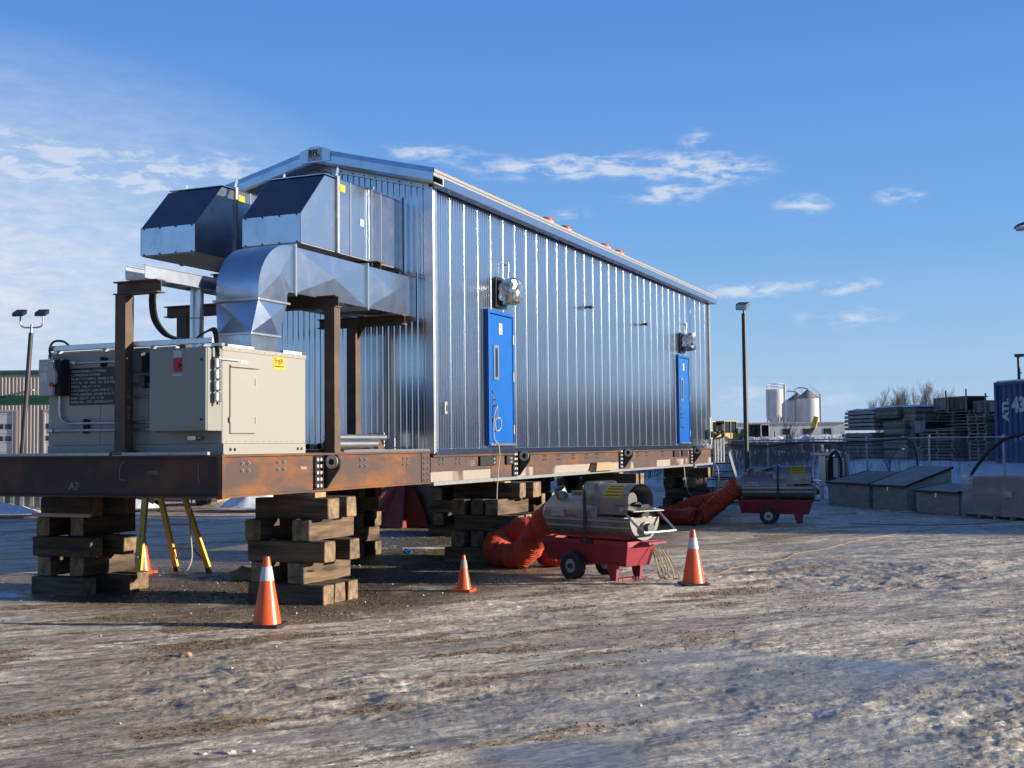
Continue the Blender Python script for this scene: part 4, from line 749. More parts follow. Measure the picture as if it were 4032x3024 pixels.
def cone(x, y, h, hb, label, rz, basemat='blackrub', col='reflect'):
    r = root('traffic_cone', label, 'traffic cone', (x, y, gz(x, y)-.004), rz, 'orange traffic cones'); c, b, d = cone_parts(h, hb)
    c.build('cone_body', 'orange', r, w=False, smooth=True); b.build('cone_base', basemat, r, w=False); d.build('reflective_collar', col, r, w=False, smooth=True)
cone(.70, -.18, .72, .185, 'large orange traffic cone with white collar, closest to the camera', .35)
cone(1.31, 3.27, .46, .135, 'short orange traffic cone with dull collar and orange base', .2, 'orange', 'ply')
cone(3.92, 4.76, .72, .185, 'large orange traffic cone beside the nearer heater', .5)
cone(-4.25, 3.72, .72, .185, 'orange traffic cone half hidden behind the yellow ladder', .1, 'orange')
# ------------------------------------------------------------------ step ladder
Ld = root('step_ladder', 'yellow fibreglass step ladder standing behind the left end crib', 'ladder', (-3.85, 3.7, 0))
apex = [Vector((-4.33, 3.72, 2.25)), Vector((-3.98, 3.62, 2.25))]; ff = [Vector((-4.50, 3.28, 0)), Vector((-3.86, 3.20, 0))]; bf = [Vector((-3.95, 4.17, 0)), Vector((-3.38, 4.22, 0))]; ba = [Vector((-4.25, 3.78, 2.2)), Vector((-3.92, 3.74, 2.2))]
for a, b_ in zip(ff, apex): MB().bar(a, b_, .05, .095, (1, 0, 0)).build('front_rail', 'ladder', Ld)
for a, b_ in zip(bf, ba): MB().bar(a, b_, .045, .085, (1, 0, 0)).build('rear_rail', 'ladder', Ld); MB().bar(a, a+(b_-a)*.035, .045, .09, (1, 0, 0)).build('rubber_foot', 'blackrub', Ld)
for k in range(1, 7): t = k*.30/2.25; MB().bar(ff[0].lerp(apex[0], t), ff[1].lerp(apex[1], t), .085, .025).build('step', 'zinc', Ld)
for k in range(1, 6): t = k*.36/2.2; MB().bar(bf[0].lerp(ba[0], t), bf[1].lerp(ba[1], t), .03, .03).build('rung', 'warm', Ld)
for i, t in ((0, .42), (1, .42)): MB().bar(ff[i].lerp(apex[i], t+.1), bf[i].lerp(ba[i], t+.1), .012, .025).build('spreader', 'zinc', Ld)
q1, q2 = bf[0].lerp(ba[0], .164), bf[1].lerp(ba[1], .164); MB().bar(bf[0].lerp(ba[0], .06), q1.lerp(q2, .3), .01, .02).build('brace', 'frame', Ld); MB().bar(bf[1].lerp(ba[1], .06), q2.lerp(q1, .3), .01, .02).build('brace', 'frame', Ld)
MB().bar(apex[0]+Vector((0, 0, .02)), apex[1]+Vector((0, 0, .02)), .16, .06).build('top_cap', 'black', Ld)
tag(MB().tube(spline([(-3.5, 4.0, 1.3), (-3.56, 3.98, .9), (-3.52, 3.95, .55), (-3.50, 3.95, .25), (-3.55, 3.9, .06), (-3.7, 3.85, .02)], 6), .011, 6).build('cord', 'cordw'), 'pale cord hanging down between the rear rails of the ladder', 'cord')
# ------------------------------------------------------------------ construction heaters
def heater(loc, rz, label, extra):
    h = root('construction_heater', label, 'heater', loc, rz, 'indirect-fired heaters on red carts'); k = dict(w=False)
    # tub-shaped fuel cart
    MB().hexa([(-.62, -.24, .25), (.88, -.24, .22), (.88, .24, .22), (-.62, .24, .25), (-.68, -.29, .50), (.96, -.29, .50), (.96, .29, .50), (-.68, .29, .50)]).build('fuel_tank', 'cart', h, bevel=.012, **k)
    MB().box(-.69, .98, -.305, -.285, .49, .56).box(-.69, .98, .285, .305, .49, .56).box(.961, .98, -.285, .285, .49, .56).box(-.69, -.67, -.285, .285, .49, .56).build('tank_rim', 'cart', h, **k)
    for y_ in (-.35, .35):
        wl = MB().cyl((0, y_-.05, .195), (0, y_+.05, .195), .105, n=20).build('wheel_rim', 'zinc', h, smooth=True, **k)
        b = MB(); ns = 36; vs = []
        for i in range(ns):
            a = 2*PI*i/ns; g = .006 if i % 2 else 0
            for rr_, yy in ((.10, -.062), (.165, -.072), (.192+g, -.055), (.197+g, 0), (.192+g, .055), (.165, .072), (.10, .062)): vs.append((math.cos(a)*rr_, y_+yy, .195+math.sin(a)*rr_))
        b.add(vs, [(i*7+j, i*7+j+1, ((i+1) % ns)*7+j+1, ((i+1) % ns)*7+j) for i in range(ns) for j in range(6)]); b.build('tyre', 'blackrub', wl, smooth=True, **k)
        MB().cyl((0, y_+math.copysign(.05, y_), .195), (0, y_+math.copysign(.075, y_), .195), .035, n=12).build('hub', 'black', wl, **k)
    MB().cyl((0, -.34, .195), (0, .34, .195), .02, n=10).build('axle', 'black', h, **k)
    for y_ in (-.24, .24): MB().hexa([(.54, y_-.02, .26), (.74, y_-.02, .26), (.74, y_+.02, .26), (.54, y_+.02, .26), (.63, y_-.025, .0), (.72, y_-.025, .0), (.72, y_+.025, .0), (.63, y_+.025, .0)]).build('leg', 'cart', h, fix=True, **k)
    MB().box(.62, .73, -.214, .214, .0, .05).build('foot_plate', 'cart', h, **k)
    MB().box(.982, 1.14, -.06, .30, .52, .55).build('tow_bracket', 'cart', h, **k)
    # barrel
    zc, R_ = .865, .305
    def arcpts(a0, a1, r_, n_=20): return [(math.cos(t)*r_, math.sin(t)*r_) for t in np.linspace(a0, a1, n_)]
    full = arcpts(0, 2*PI, R_, 33)
    MB().sheet([[(x_, a, zc+b_) for a, b_ in full] for x_ in (-.60, .0, .42)]).add([(-.60, a, zc+b_) for a, b_ in full[:-1]], [tuple(range(32))]).add([(.42, a, zc+b_) for a, b_ in full[:-1]], [tuple(range(32))[::-1]]).build('barrel', 'heater', h, smooth=True, **k)
    low = arcpts(-PI-.02, .02, R_*.99, 17)
    MB().sheet([[(x_, a, zc+b_) for a, b_ in low] for x_ in (.42, 1.02)]).build('lower_shell', 'heater', h, smooth=True, **k)
    MB().prism(low, lambda a, b_: (1.0, a*.985, zc+b_*.985), lambda a, b_: (1.015, a*.985, zc+b_*.985)).build('end_plate', 'ply', h, **k)
    MB().box(.42, .90, -.28, .28, zc-.06, zc+.01).build('burner_tray', 'lgrey', h, **k)
    MB().cyl((.55, .05, zc+.10), (.86, .05, zc+.10), .11, n=18).cyl((.62, -.14, zc+.04), (.80, -.14, zc+.04), .07, n=14).box(.86, .98, -.02, .14, zc+.02, zc+.18).build('burner', 'blackrub', h, smooth=True, **k)
    MB().cyl((1.016, .0, zc-.13), (1.13, .0, zc-.13), .065, n=18).build('fan_motor', 'pole', h, smooth=True, **k); MB().ring((1.016, 0, zc-.13), (1.06, 0, zc-.13), .085, .066).build('motor_flange', 'lgrey', h, **k)
    for a in (PI+.12, PI+.42): MB().bar((-.58, math.cos(a)*R_, zc+math.sin(a)*R_), (1.0, math.cos(a)*R_, zc+math.sin(a)*R_), .014, .02).build('seam', 'zinc', h, **k)
    # raised hood, open towards the burner end
    hp = [(-.26, -.17)]+[(math.cos(t)*.26, .02+math.sin(t)*.22) for t in np.linspace(PI, 0, 15)]+[(.26, -.17)]; zh = zc+.22
    b = MB(); b.sheet([[(x_, a, zh+c) for a, c in hp] for x_ in (.10, .95)]); b.sheet([[(x_, a*.97, zh+c*.97) for a, c in reversed(hp)] for x_ in (.10, .95)]); b.build('hood', 'heater', h, smooth=True, **k)
    MB().prism(hp, lambda a, c: (.105, a*.975, zh+c*.975), lambda a, c: (.125, a*.975, zh+c*.975)).build('hood_bulkhead', 'gasket', h, **k)
    MB().cyl((.125, 0, zh+.02), (.80, .0, zh+.02), .10, n=14).box(.55, .85, -.1, .12, zh-.10, zh-.06).build('heat_exchanger', 'black', h, **k)
    st_ = MB(); rows = []
    for x_ in (.50, .82): rows.append([(x_, math.cos(t)*.263, zh+.02+math.sin(t)*.223) for t in np.linspace(PI-.15, PI/2+.25, 6)])
    lb = st_.sheet(rows[::-1]).build('warning_label', 'yellow', h, **k)
    for i in range(4):
        t = PI-.30-.22*i; MB().bar((.52, math.cos(t)*.266, zh+.02+math.sin(t)*.226), (.80, math.cos(t)*.266, zh+.02+math.sin(t)*.226), .010, .004, (0, math.cos(t), math.sin(t))).build('label_line', 'black', lb, **k)
    MB().box(.80, .87, -.264, -.2605, zh-.12, zh-.06).build('label', 'letter', h, **k)
    MB().hexa([(.74, -.32, 1.02), (.80, .22, 1.02), (1.22, .16, .965), (1.16, -.38, .965), (.74, -.32, 1.035), (.80, .22, 1.035), (1.22, .16, .98), (1.16, -.38, .98)]).build('flap', 'heater', h, fix=True, **k)
    # flue collar on the barrel and hot-air outlet
    fx = MB().ring((-.40, -.13, zc+.25), (-.40, -.20, zc+.37), .085, .075).build('flue_collar', 'zinc', h, smooth=True, **k); MB().cyl((-.40, -.13, zc+.25), (-.40, -.15, zc+.285), .075).build('flue_plug', 'gasket', fx, **k)
    MB().cyl((-.60, 0, zc), (-.74, 0, zc), .25, .21, n=24).build('outlet_cone', 'heater', h, smooth=True, **k)
    # lifting hoop and push handle
    MB().tube(spline([(.22, -.33, .50), (.22, -.33, 1.2), (.22, -.30, 1.31), (.22, -.22, 1.335), (.22, .22, 1.335), (.22, .30, 1.31), (.22, .33, 1.2), (.22, .33, .50)], 5), .021, 8).build('lifting_hoop', 'black', h, smooth=True, **k)
    MB().tube(spline([(.95, -.30, .93), (1.12, -.31, .80), (1.26, -.31, .72), (1.28, -.27, .70), (1.28, .27, .70), (1.26, .31, .72), (1.12, .31, .84), (.98, .30, .96)], 5), .016, 8).build('push_handle', 'zinc', h, smooth=True, **k)
    for y_ in (-.31, .31): MB().box(.12, .34, y_-.02, y_+.02, .50, .57).build('hoop_bracket', 'black', h, bevel=.006, **k)
    R3 = lambda a: (math.cos(a)*(R_+.003), zc+math.sin(a)*(R_+.003)); a_ = PI-.1; yy, zz = R3(a_); tx = MB()
    tr, tu = (1, 0, 0), (0, -math.sin(a_)*-1*.0+.1, 1)
    text('lettering', 'FROST', .085, 'navy', h, (-.44, -R_-.004, zc+.02), (1, 0, 0), (0, 0, 1), w=False, ext=.001); text('lettering', 'FIGHTER', .055, 'redp', h, (-.19, -R_-.003, zc-.005), (1, 0, 0), (0, 0, 1), w=False, ext=.001)
    MB().box(-.45, -.20, -R_-.0035, -R_-.0015, zc+.008, zc+.095).build('decal', 'letter', h, **k)
    MB().box(-.30, -.05, -.06, .06, zc+R_-.005, zc+R_+.035).build('wood_block', 'lumber', h, **k)
    return h
M['navy'] = mat('navy_lettering', (.02,.03,.22), None, .5)
R1 = -math.radians(24); H1 = (2.30, 5.30, .0); heater(H1, R1, 'grey barrel heater on a red cart, nearer to the camera', True)
R2 = math.radians(7); H2 = (2.42, 17.25, .0); heater(H2, R2, 'grey barrel heater on a red cart, farther back by the plywood boxes', False)
def hw(Hh, rz, p): return tuple(Vector(Hh)+Matrix.Rotation(rz, 3, 'Z') @ Vector(p))
def hose(name, pts, r, label, k=70, squash=.0, seed=1, cat='hose'):
    rr = random.Random(seed); P_ = spline(pts, 22); n_ = 30; nP = len(P_); b = MB(); b.tube(P_, r, n_, cap=False); v2 = []
    ii, kk = np.meshgrid(np.arange(nP), np.arange(n_), indexing='ij'); an = kk*2*PI/n_; cx_, cy_ = np.cos(an), np.sin(an)
    wv = .09*fbm(ii*.9+cx_*.8, cy_*.8+seed*7.+ii*.05, 1., 3, seed)+.16*fbm(cx_*1.2+ii*.10, cy_*1.2+seed*3., 1., 3, seed+9)+.03*np.sin(ii*2.4+2*fbm(ii*.3, an*.5, 1., 2, seed+3))
    for idx, v in enumerate(b.v):
        i, k_ = divmod(idx, n_); c = P_[i]; d = Vector(v)-c; d *= 1+float(wv[i, k_]); q = c+d; q.z -= .10*r*(1 if d.z > 0 else 0); v2.append((q.x, q.y, max(q.z, .012)))
    b.v = v2; o = b.build(name, 'hose', None, smooth=True); return tag(o, label, cat, 'orange air hoses')
o1 = hw(H1, R1, (-.70, 0, .865))
hose('air_hose', [o1, hw(H1, R1, (-.88, -.02, .76)), (1.22, 5.95, .50), (.98, 6.05, .26), (.72, 6.15, .19)], .205, 'wide orange fabric hose sloping from the nearer heater to the ground')
hose('air_hose', [(.75, 6.35, .16), (.45, 6.42, .18), (.30, 6.55, .30), (.42, 6.85, .42), (.70, 6.75, .56), (.98, 6.95, .48), (1.25, 6.8, .28)], .205, 'crumpled orange hose bunched on the ground left of the nearer heater', seed=2)
hose('air_hose', [(1.62, 6.5, .46), (1.48, 6.55, .26), (1.30, 6.5, .19), (1.10, 6.62, .18)], .19, 'short orange hose loop on the ground behind the nearer heater', seed=3)
o2 = hw(H2, R2, (-.72, 0, .83))
hose('air_hose', [o2, hw(H2, R2, (-.9, -.1, .70)), (1.15, 16.95, .38), (.90, 16.75, .2), (.55, 16.6, .19)], .22, 'orange hose sloping down from the farther heater', seed=4)
hose('air_hose', [(1.45, 17.7, .62), (1.0, 17.6, .52), (.55, 17.5, .38), (.15, 17.3, .24), (-.05, 16.9, .2), (.25, 16.55, .19), (.75, 16.25, .19), (.98, 16.2, .19)], .20, 'orange hose curling on the ground in front of the far crib', seed=5)
tag(MB().ring((.98, 16.2, .19), (1.0, 16.19, .19), .21, .19).build('hose_ring', 'black'), 'wire end ring of the orange hose in front of the far crib', 'ring')
# cords on the ground
def cord(pts, r, m, label, grp='yellow extension cords on the ice'):
    P_ = [(x_, y_, max(gz(x_, y_)+.012, z_)) for x_, y_, z_ in [tuple(p) for p in spline(pts, 7)]]
    tag(MB().tube(P_, r, 6).build('extension_cord', m, None, smooth=True), label, 'cord', grp)
cord([hw(H1, R1, (.98, .2, .5)), hw(H1, R1, (1.1, .18, .3)), (3.5, 5.1, .0), (3.62, 5.6, 0), (3.9, 6.3, 0), (3.95, 7.2, 0), (4.35, 8.4, 0), (4.4, 9.6, 0), (4.75, 10.6, 0), (5.1, 12.8, 0), (5.5, 14.2, 0), (6.2, 16.6, 0)], .006, 'cordy', 'yellow extension cord running across the ice from the nearer heater')
for i in range(3):
    a = .055*i; cord([hw(H1, R1, (.9+a, .28, .45)), hw(H1, R1, (.93+a, .33, .22)), hw(H1, R1, (.95+a*1.6, .38+.02*i, .03)), hw(H1, R1, (1.04+a*1.8, .44, .05)), hw(H1, R1, (1.02+a, .42, .26)), hw(H1, R1, (.95+a, .36, .42))], .009, 'cordy', 'coil of yellow cord hanging at the end of the nearer cart, '+('first', 'second', 'third', 'fourth', 'fifth')[i]+' loop', 'cord loops at the heater cart')
cord([(4.2, 17.2, 0), (5.6, 17.3, 0), (6.8, 17.8, 0), (7.9, 19.2, 0), (9, 20, 0)], .007, 'blackrub', 'black cable lying along the shaded ice before the boxes', 'cables on the ice')
ch = [(.06, 18.55, 1.28), (.08, 18.6, .9), (.12, 18.75, .62), (.14, 18.95, .60), (.12, 19.1, .8), (.08, 19.2, 1.28)]
tag(MB().tube(spline(ch, 8), .014, 6).build('chain', 'cordw'), 'loop of pale chain hanging from the far end of the beam', 'chain')
# small litter
def lump(name, label, cat, m, loc, s, seed, flat=.5, sub=2, group=None):
    rr = random.Random(seed); bm = bmesh.new(); bmesh.ops.create_icosphere(bm, subdivisions=sub, radius=1)
    for v in bm.verts: v.co *= 1+rr.uniform(-.25, .25); v.co = Vector((v.co.x*s[0], v.co.y*s[1], max(v.co.z, -.35)*s[2]))
    me = bpy.data.meshes.new(name); bm.to_mesh(me); bm.free(); me.materials.append(M[m]); o = link(name, me); o.location = loc; return tag(o, label, cat, group)
lump('crumpled_paper', 'crumpled brown paper on the mud between the cribs', 'paper', 'card', (-2.25, 3.55, .05), (.22, .16, .13), 3)
lump('ice_chunk', 'yellowish ice chunk on the ice left of the closest cone', 'ice', 'lumber', (1.09, -1.99, .03), (.06, .05, .035), 4); lump('tape_roll', 'small blue roll of tape on the mud under the skid', 'tape', 'blue', (-2.0, 7.9, .03), (.08, .06, .05), 5)
for i, (x_, y_, s_) in enumerate(((3.49, -4.6, .032), (3.36, -4.68, .02), (3.6, -4.52, .018))): lump('ice_chunk', ('largest white ice chunk on the ice near the bottom edge', 'white ice chunk just left of the largest near the bottom edge', 'white ice chunk just behind the largest near the bottom edge')[i], 'ice', 'ice', (x_, y_, gz(x_, y_)), (s_*1.5, s_*1.1, s_*.7), 9+i, group='white ice chunks')
# ------------------------------------------------------------------ right-hand background: boxes, fence, stacks, container
def froot(name, label, cat, s, n, z=0, group=None):
    r = root(name, label, cat, FW(s, n, z), FRZ, group); return r
def storage_box(s0, s1, n0, n1, zf, zb, label, hasp):
    L_ = s1-s0; r = froot('storage_box', label, 'storage box', s0, n0, 0, 'plywood storage boxes before the fence'); k = dict(w=False); D_ = n1-n0
    MB().box(0, L_, 0, .03, .02, zf).build('front_panel', 'ply', r, bevel=.004, **k); MB().box(0, L_, D_-.03, D_, .02, zb).build('back_panel', 'ply', r, **k)
    for x_ in (0, L_-.03): MB().prism([(.031, .02), (D_-.031, .02), (D_-.031, zb-.002), (.031, zf-.002)], lambda a, b_: (x_, a, b_), lambda a, b_: (x_+.03, a, b_)).build('side_panel', 'ply', r, **k)
    MB().hexa([(-.04, -.05, zf+.004), (L_+.04, -.05, zf+.004), (L_+.04, D_+.03, zb+.006), (-.04, D_+.03, zb+.006), (-.04, -.05, zf+.035), (L_+.04, -.05, zf+.035), (L_+.04, D_+.03, zb+.037), (-.04, D_+.03, zb+.037)]).build('lid', 'ply', r, bevel=.004, **k)
    MB().box(-.02, L_+.02, -.02, D_, .0, .02).build('skid_board', 'oldwood', r, **k)
    for x_ in (-.055, L_+.03): MB().hexa([(x_, -.055, zf-.02), (x_+.025, -.055, zf-.02), (x_+.025, D_+.03, zb-.02), (x_, D_+.03, zb-.02), (x_, -.055, zf+.045), (x_+.025, -.055, zf+.045), (x_+.025, D_+.03, zb+.047), (x_, D_+.03, zb+.047)]).build('lid_edge', 'gasket', r, **k)
    MB().box(-.029, L_+.029, -.062, -.0505, zf-.02, zf+.03).build('lid_edge', 'gasket', r, **k)
    MB().box(L_*hasp-.03, L_*hasp+.03, -.012, -.0015, zf-.13, zf-.02).build('hasp', 'bright' if hasp != .47 else 'frame', r, **k)
    return r
storage_box(-1.17, .96, -2.7, -1.35, .66, .96, 'longest grey plywood storage box with sloping lid, beside the electrical stand', .47)
storage_box(1.13, 2.73, -2.7, -1.30, .65, 1.13, 'middle grey plywood storage box with the steepest lid', .46)
storage_box(3.14, 4.88, -2.7, -1.75, .56, .71, 'lowest grey plywood storage box beside the wrapped pallet', .48)
storage_box(-5.6, -3.9, -4.2, -3.0, .75, 1.05, 'grey storage box half hidden behind the farther heater', .5)
# wrapped pallet
r = froot('wrapped_pallet', 'pallet of brown cartons in clear stretch wrap at the right edge', 'pallet', 5.3, -2.9, 0); k = dict(w=False)
for y_ in (.0, .5, 1.0):
    for x_ in (0, .55, 1.1, 1.7, 2.3): MB().box(x_, x_+.1, y_, y_+.1, .02, .10).build('pallet_block', 'lumber', r, **k)
for i in range(8): MB().box(0, 2.4, i*.145, i*.145+.1, .10, .12).build('pallet_board', 'lumber', r, **k)
for i in range(2):
    for j in range(2): MB().box(.36+i*1.0, 1.34+i*1.0, .02+j*.54, .54+j*.54, .121, 1.0).build('carton', 'card', r, bevel=.01, **k)
b = MB(); rr = random.Random(4); ring_ = []
pl = [(.02, -.02)]+[(x_, -.02) for x_ in np.linspace(.1, 2.3, 14)]+[(2.4, -.02), (2.4, 1.12)]+[(x_, 1.12) for x_ in np.linspace(2.3, .1, 14)]+[(.02, 1.12)]
for z_ in np.linspace(.09, 1.03, 9): ring_.append([(x_+rr.uniform(-.02, .02), y_+rr.uniform(-.035, .02), z_) for x_, y_ in pl]); ring_[-1].append(ring_[-1][0])
b.sheet(ring_).build('stretch_wrap', 'wrap', r, smooth=True, **k); MB().box(.32, .42, -.045, -.04, .86, .93).build('label', 'orange', r, **k); MB().box(1.6, 1.85, -.045, -.04, .55, .68).build('label', 'letter', r, **k)
# chain-link fence
f = froot('chain_link_fence', 'chain-link fence with dark cable along its rail behind the boxes', 'fence', -8, 0, 0); k = dict(w=False)
S0, S1 = -22.6, 8.0; off = 8.0
for i in range(-7, 4): MB().cyl((i*3.25-.04+off, 0, -.05), (i*3.25-.04+off, 0, 2.0), .032, n=10).cyl((i*3.25-.04+off, 0, 2.0), (i*3.25-.04+off, 0, 2.04), .04, .02, n=10).build('fence_post', 'zinc', f, smooth=True, **k)
MB().cyl((S0+off, -.01, 1.95), (S1+off, -.01, 1.95), .022, n=8).build('top_rail', 'zinc', f, **k)
b = MB(); hgt = 1.86; t = S0-hgt
def wire(x0, z0, x1, z1, y_):
    d = .0035; b.add([(x0-d, y_, z0), (x0+d, y_, z0), (x1+d, y_, z1), (x1-d, y_, z1), (x0, y_-d, z0), (x1, y_-d, z1)], [(0,1,2,3), (0,4,5,3), (1,2,5,4)])
while t < S1:
    for a0, a1, y_ in ((t, t+hgt, .004), (t+hgt, t, .012)):
        lo_, hi_ = (a0, a1); z0, z1 = .05, .05+hgt
        if min(a0, a1) < S0 or max(a0, a1) > S1: continue
        wire(a0+off, z0, a1+off, z1, y_)
    t += .075
tag(b.build('chain_link_mesh', 'zinc', f, **k), kind='stuff')
cb_ = MB().tube(spline([(-22+off, -.04, 1.78), (-14+off, -.05, 1.80), (-10+off, -.05, 1.72), (-8.5+off, -.05, 1.82), (-6.5+off, -.05, 1.86), (-4+off, -.05, 1.82), (-1.4+off, -.05, 1.93), (-.9+off, -.05, 1.85), (-.6+off, -.05, 1.4), (-.55+off, -.05, .2)], 9), .03, 7).build('power_cable', 'blackrub', f, smooth=True, **k)
tag(MB().tube([FW(*p) for p in [(3.6, -1.4, .9), (3.66, -1.2, 1.2)]]+[Vector(FW(*p)) for p in ((3.9, -1.0, 1.6), (4.3, -.8, 1.9), (4.8, -.6, 2.02), (5.6, -.5, 2.05), (7, -.4, 2.05))], .045, 8).build('cable_duct', 'blackrub', None, smooth=True), 'thick black cable arching over behind the wrapped pallet', 'cable')
# electrical stand
r = froot('electrical_stand', 'grey outdoor electrical panel stand with rows of sockets', 'electrical panel', -3.3, -1.2, 0); k = dict(w=False)
for x_ in (-.75, .8): MB().box(x_-.04, x_+.04, -.04, .04, 0, 1.5).build('leg', 'zinc', r, **k)
MB().box(-.9, .15, -.16, .16, 1.44, 1.52).build('roof', 'zinc', r, **k); pn = MB().box(-.72, -.30, -.12, .1, .45, 1.43).build('panel_box', 'zinc', r, bevel=.01, **k); sp_ = MB().box(-.26, -.02, -.10, .1, .55, 1.40).build('socket_panel', 'black', r, **k)
for i in range(7): MB().box(-.23, -.05, -.125, -.101, .62+i*.11, .69+i*.11).build('socket_cover', 'lgrey', sp_, bevel=.008, **k)
MB().box(.15, .42, -.12, .1, .75, 1.36).build('meter_box', 'white', r, bevel=.01, **k); MB().box(.45, .75, -.1, .1, .8, 1.3).build('panel_box', 'zinc', r, bevel=.01, **k)
MB().tube(spline([(.05, -.2, .3), (.02, -.2, .9), (.1, -.2, 1.35), (.4, -.2, 1.55), (.7, -.2, 1.3), (.72, -.2, .8), (.6, -.2, .1)], 8), .05, 8).build('hose_loop', 'blackrub', r, smooth=True, **k)
r = froot('gas_cylinder', 'small grey cylinder standing left of the electrical stand', 'cylinder', -4.9, -1.9, 0); MB().cyl((0, 0, 0), (0, 0, .6), .13, n=16).cyl((0, 0, .6), (0, 0, .7), .13, .06, n=16).build('body', 'zinc', r, w=False, smooth=True); MB().ring((0, 0, .7), (0, 0, .8), .08, .07).build('collar', 'zinc', r, w=False)
# blue shipping container
r = froot('shipping_container', 'blue corrugated shipping container on the bank at the right edge', 'container', -4.75, 6.0, 1.08); k = dict(w=False); Lc, Wc, Hc = 6.06, 2.44, 2.78
def corr(n_, pit, dep): return [p for i in range(n_) for p in ((i*pit, 0), (i*pit+.07, 0), (i*pit+.105, dep), (i*pit+.175, dep), (i*pit+.21, 0))]
p_ = [(.16+a, .05+c) for a, c in corr(20, .28, .045)]
MB().sheet([[(a, c, .16) for a, c in p_], [(a, c, Hc-.12) for a, c in p_]]).build('side_wall', 'contblue', r, **k); MB().sheet([[(a, Wc-c, .16) for a, c in p_], [(a, Wc-c, Hc-.12) for a, c in p_]]).build('side_wall', 'contblue', r, **k)
for x_ in (0, Lc-.15):
    for y_ in (0, Wc-.15): MB().box(x_, x_+.15, y_, y_+.15, .0, Hc).build('corner_post', 'contblue', r, bevel=.006, **k)
MB().box(.151, Lc-.151, .02, .12, .02, .16).box(.151, Lc-.151, Wc-.12, Wc-.02, .02, .16).build('bottom_rail', 'contblue', r, **k); MB().box(.151, Lc-.151, .02, .12, Hc-.12, Hc-.02).box(.151, Lc-.151, Wc-.12, Wc-.02, Hc-.12, Hc-.02).build('top_rail', 'contblue', r, **k)
MB().box(.02, Lc-.02, .05, Wc-.05, Hc-.05, Hc-.025).build('roof', 'contblue', r, **k); MB().box(.05, .10, .16, Wc-.16, .02, Hc-.03).box(Lc-.10, Lc-.05, .16, Wc-.16, .02, Hc-.03).build('end_wall', 'contblue', r, **k); MB().box(.02, 5.9, .1, 2.3, Hc-.02, Hc+.05).build('roof_snow', 'snow', r, bevel=.02, **k)
text('lettering', 'ATL', .42, 'letter', r, (.66, .045, 1.45), (0, 0, 1), (-1, 0, 0), w=False, bold=.025); text('lettering', '43', .66, 'letter', r, (.85, .045, 1.75), (1, 0, 0), (0, 0, 1), w=False, bold=.035); text('lettering', 'T', .2, 'letter', r, (1.75, .045, 1.75), (1, 0, 0), (0, 0, 1), w=False)
MB().box(.95, 1.05, .04, .047, .75, .95).build('label', 'yell', r, **k); MB().box(1.2, 1.28, .04, .047, .78, .88).build('label', 'letter', r, **k)
# stacks of panels, pallets and crates on the bank
def stack(s0, s1, n0, z0, z1, pitch, label, kind, dn=1.6, skew=0):
    r = froot('panel_stack', label, 'stack', s0, n0, z0, 'stacks of forms and pallets on the bank'); k = dict(w=False); L_ = s1-s0; rr = random.Random(int(s0*10)+77); z = 0; i = 0
    while z+pitch <= z1-z0+.01:
        j = rr.uniform(-.06, .06); sk = skew*z
        if kind == 'form':       # steel-framed forms: thin boards with lips
            MB().box(j+sk, L_+j+sk, 0, dn, z, z+pitch*.62).box(j+.03+sk, L_+j-.03+sk, .03, dn-.03, z+pitch*.62, z+pitch*.97).build('panel', 'oldwood', r, **k)
        elif kind == 'slab': MB().box(j, L_+j, 0, dn, z, z+pitch*.72).build('panel', 'ply', r, bevel=.01, **k); MB().box(.2, .3, .05, dn-.05, z+pitch*.72, z+pitch).box(L_-.3, L_-.2, .05, dn-.05, z+pitch*.72, z+pitch).build('spacer', 'oldwood', r, **k)
        else:                    # pallets: deck boards on bearers
            MB().box(j, L_+j, 0, .08, z, z+pitch*.3).box(j, L_+j, dn-.1, dn, z, z+pitch*.3).box(j, L_+j, .3, dn-.3, z+.001, z+pitch*.28).build('deck_board', 'oldwood', r, **k)
            for q in (0, .48, .93): MB().box(j+q*(L_-.1), j+q*(L_-.1)+.1, .04, dn-.04, z+pitch*.3, z+pitch*.96).build('bearer', 'oldwood', r, **k)
        z += pitch; i += 1
    if z1 > 3.0:
        rows = [[(x_, y_, z+.012+(.05+.05*rr.random() if 0 < x_ < L_ and 0 < y_ < dn else 0)) for y_ in np.linspace(-.02, dn+.02, 6)] for x_ in np.linspace(-.03, L_+.03, 9)]; MB().sheet(rows).build('snow_cap', 'snow', r, smooth=True, **k)
    return r, z
stack(-16.05, -13.75, 7.0, 1.05, 2.25, .17, 'stack of thick grey slabs at the left end, lower tier', 'slab'); stack(-15.85, -13.6, 7.0, 2.36, 3.34, .165, 'stack of thick grey slabs at the left end, upper tier', 'slab')
stack(-12.95, -11.35, 7.0, 1.05, 1.50, .09, 'lowest tier of the striped form stack beside the slabs', 'form'); stack(-12.95, -11.35, 7.0, 1.60, 2.05, .075, 'second tier of the striped form stack beside the slabs', 'form'); stack(-12.95, -11.45, 7.0, 2.15, 2.72, .07, 'third tier of the striped form stack beside the slabs', 'form'); stack(-13.45, -11.9, 7.0, 2.82, 3.30, .07, 'top tier of the striped form stack beside the slabs', 'form')
stack(-11.85, -11.0, 7.2, 1.05, 3.28, .075, 'narrow form stack between the striped tiers and the crates', 'form')
stack(-9.9, -7.75, 6.6, 1.08, 2.35, .115, 'leaning pallet stack before the crates', 'pallet', 1.2, .03); stack(-7.2, -6.1, 6.7, 1.08, 2.86, .125, 'tall pallet stack beside the blue container', 'pallet', 1.2); stack(-6.9, -5.8, 8.6, 1.1, 3.4, .13, 'tallest dark pallet stack behind the blue container', 'pallet', 1.2)
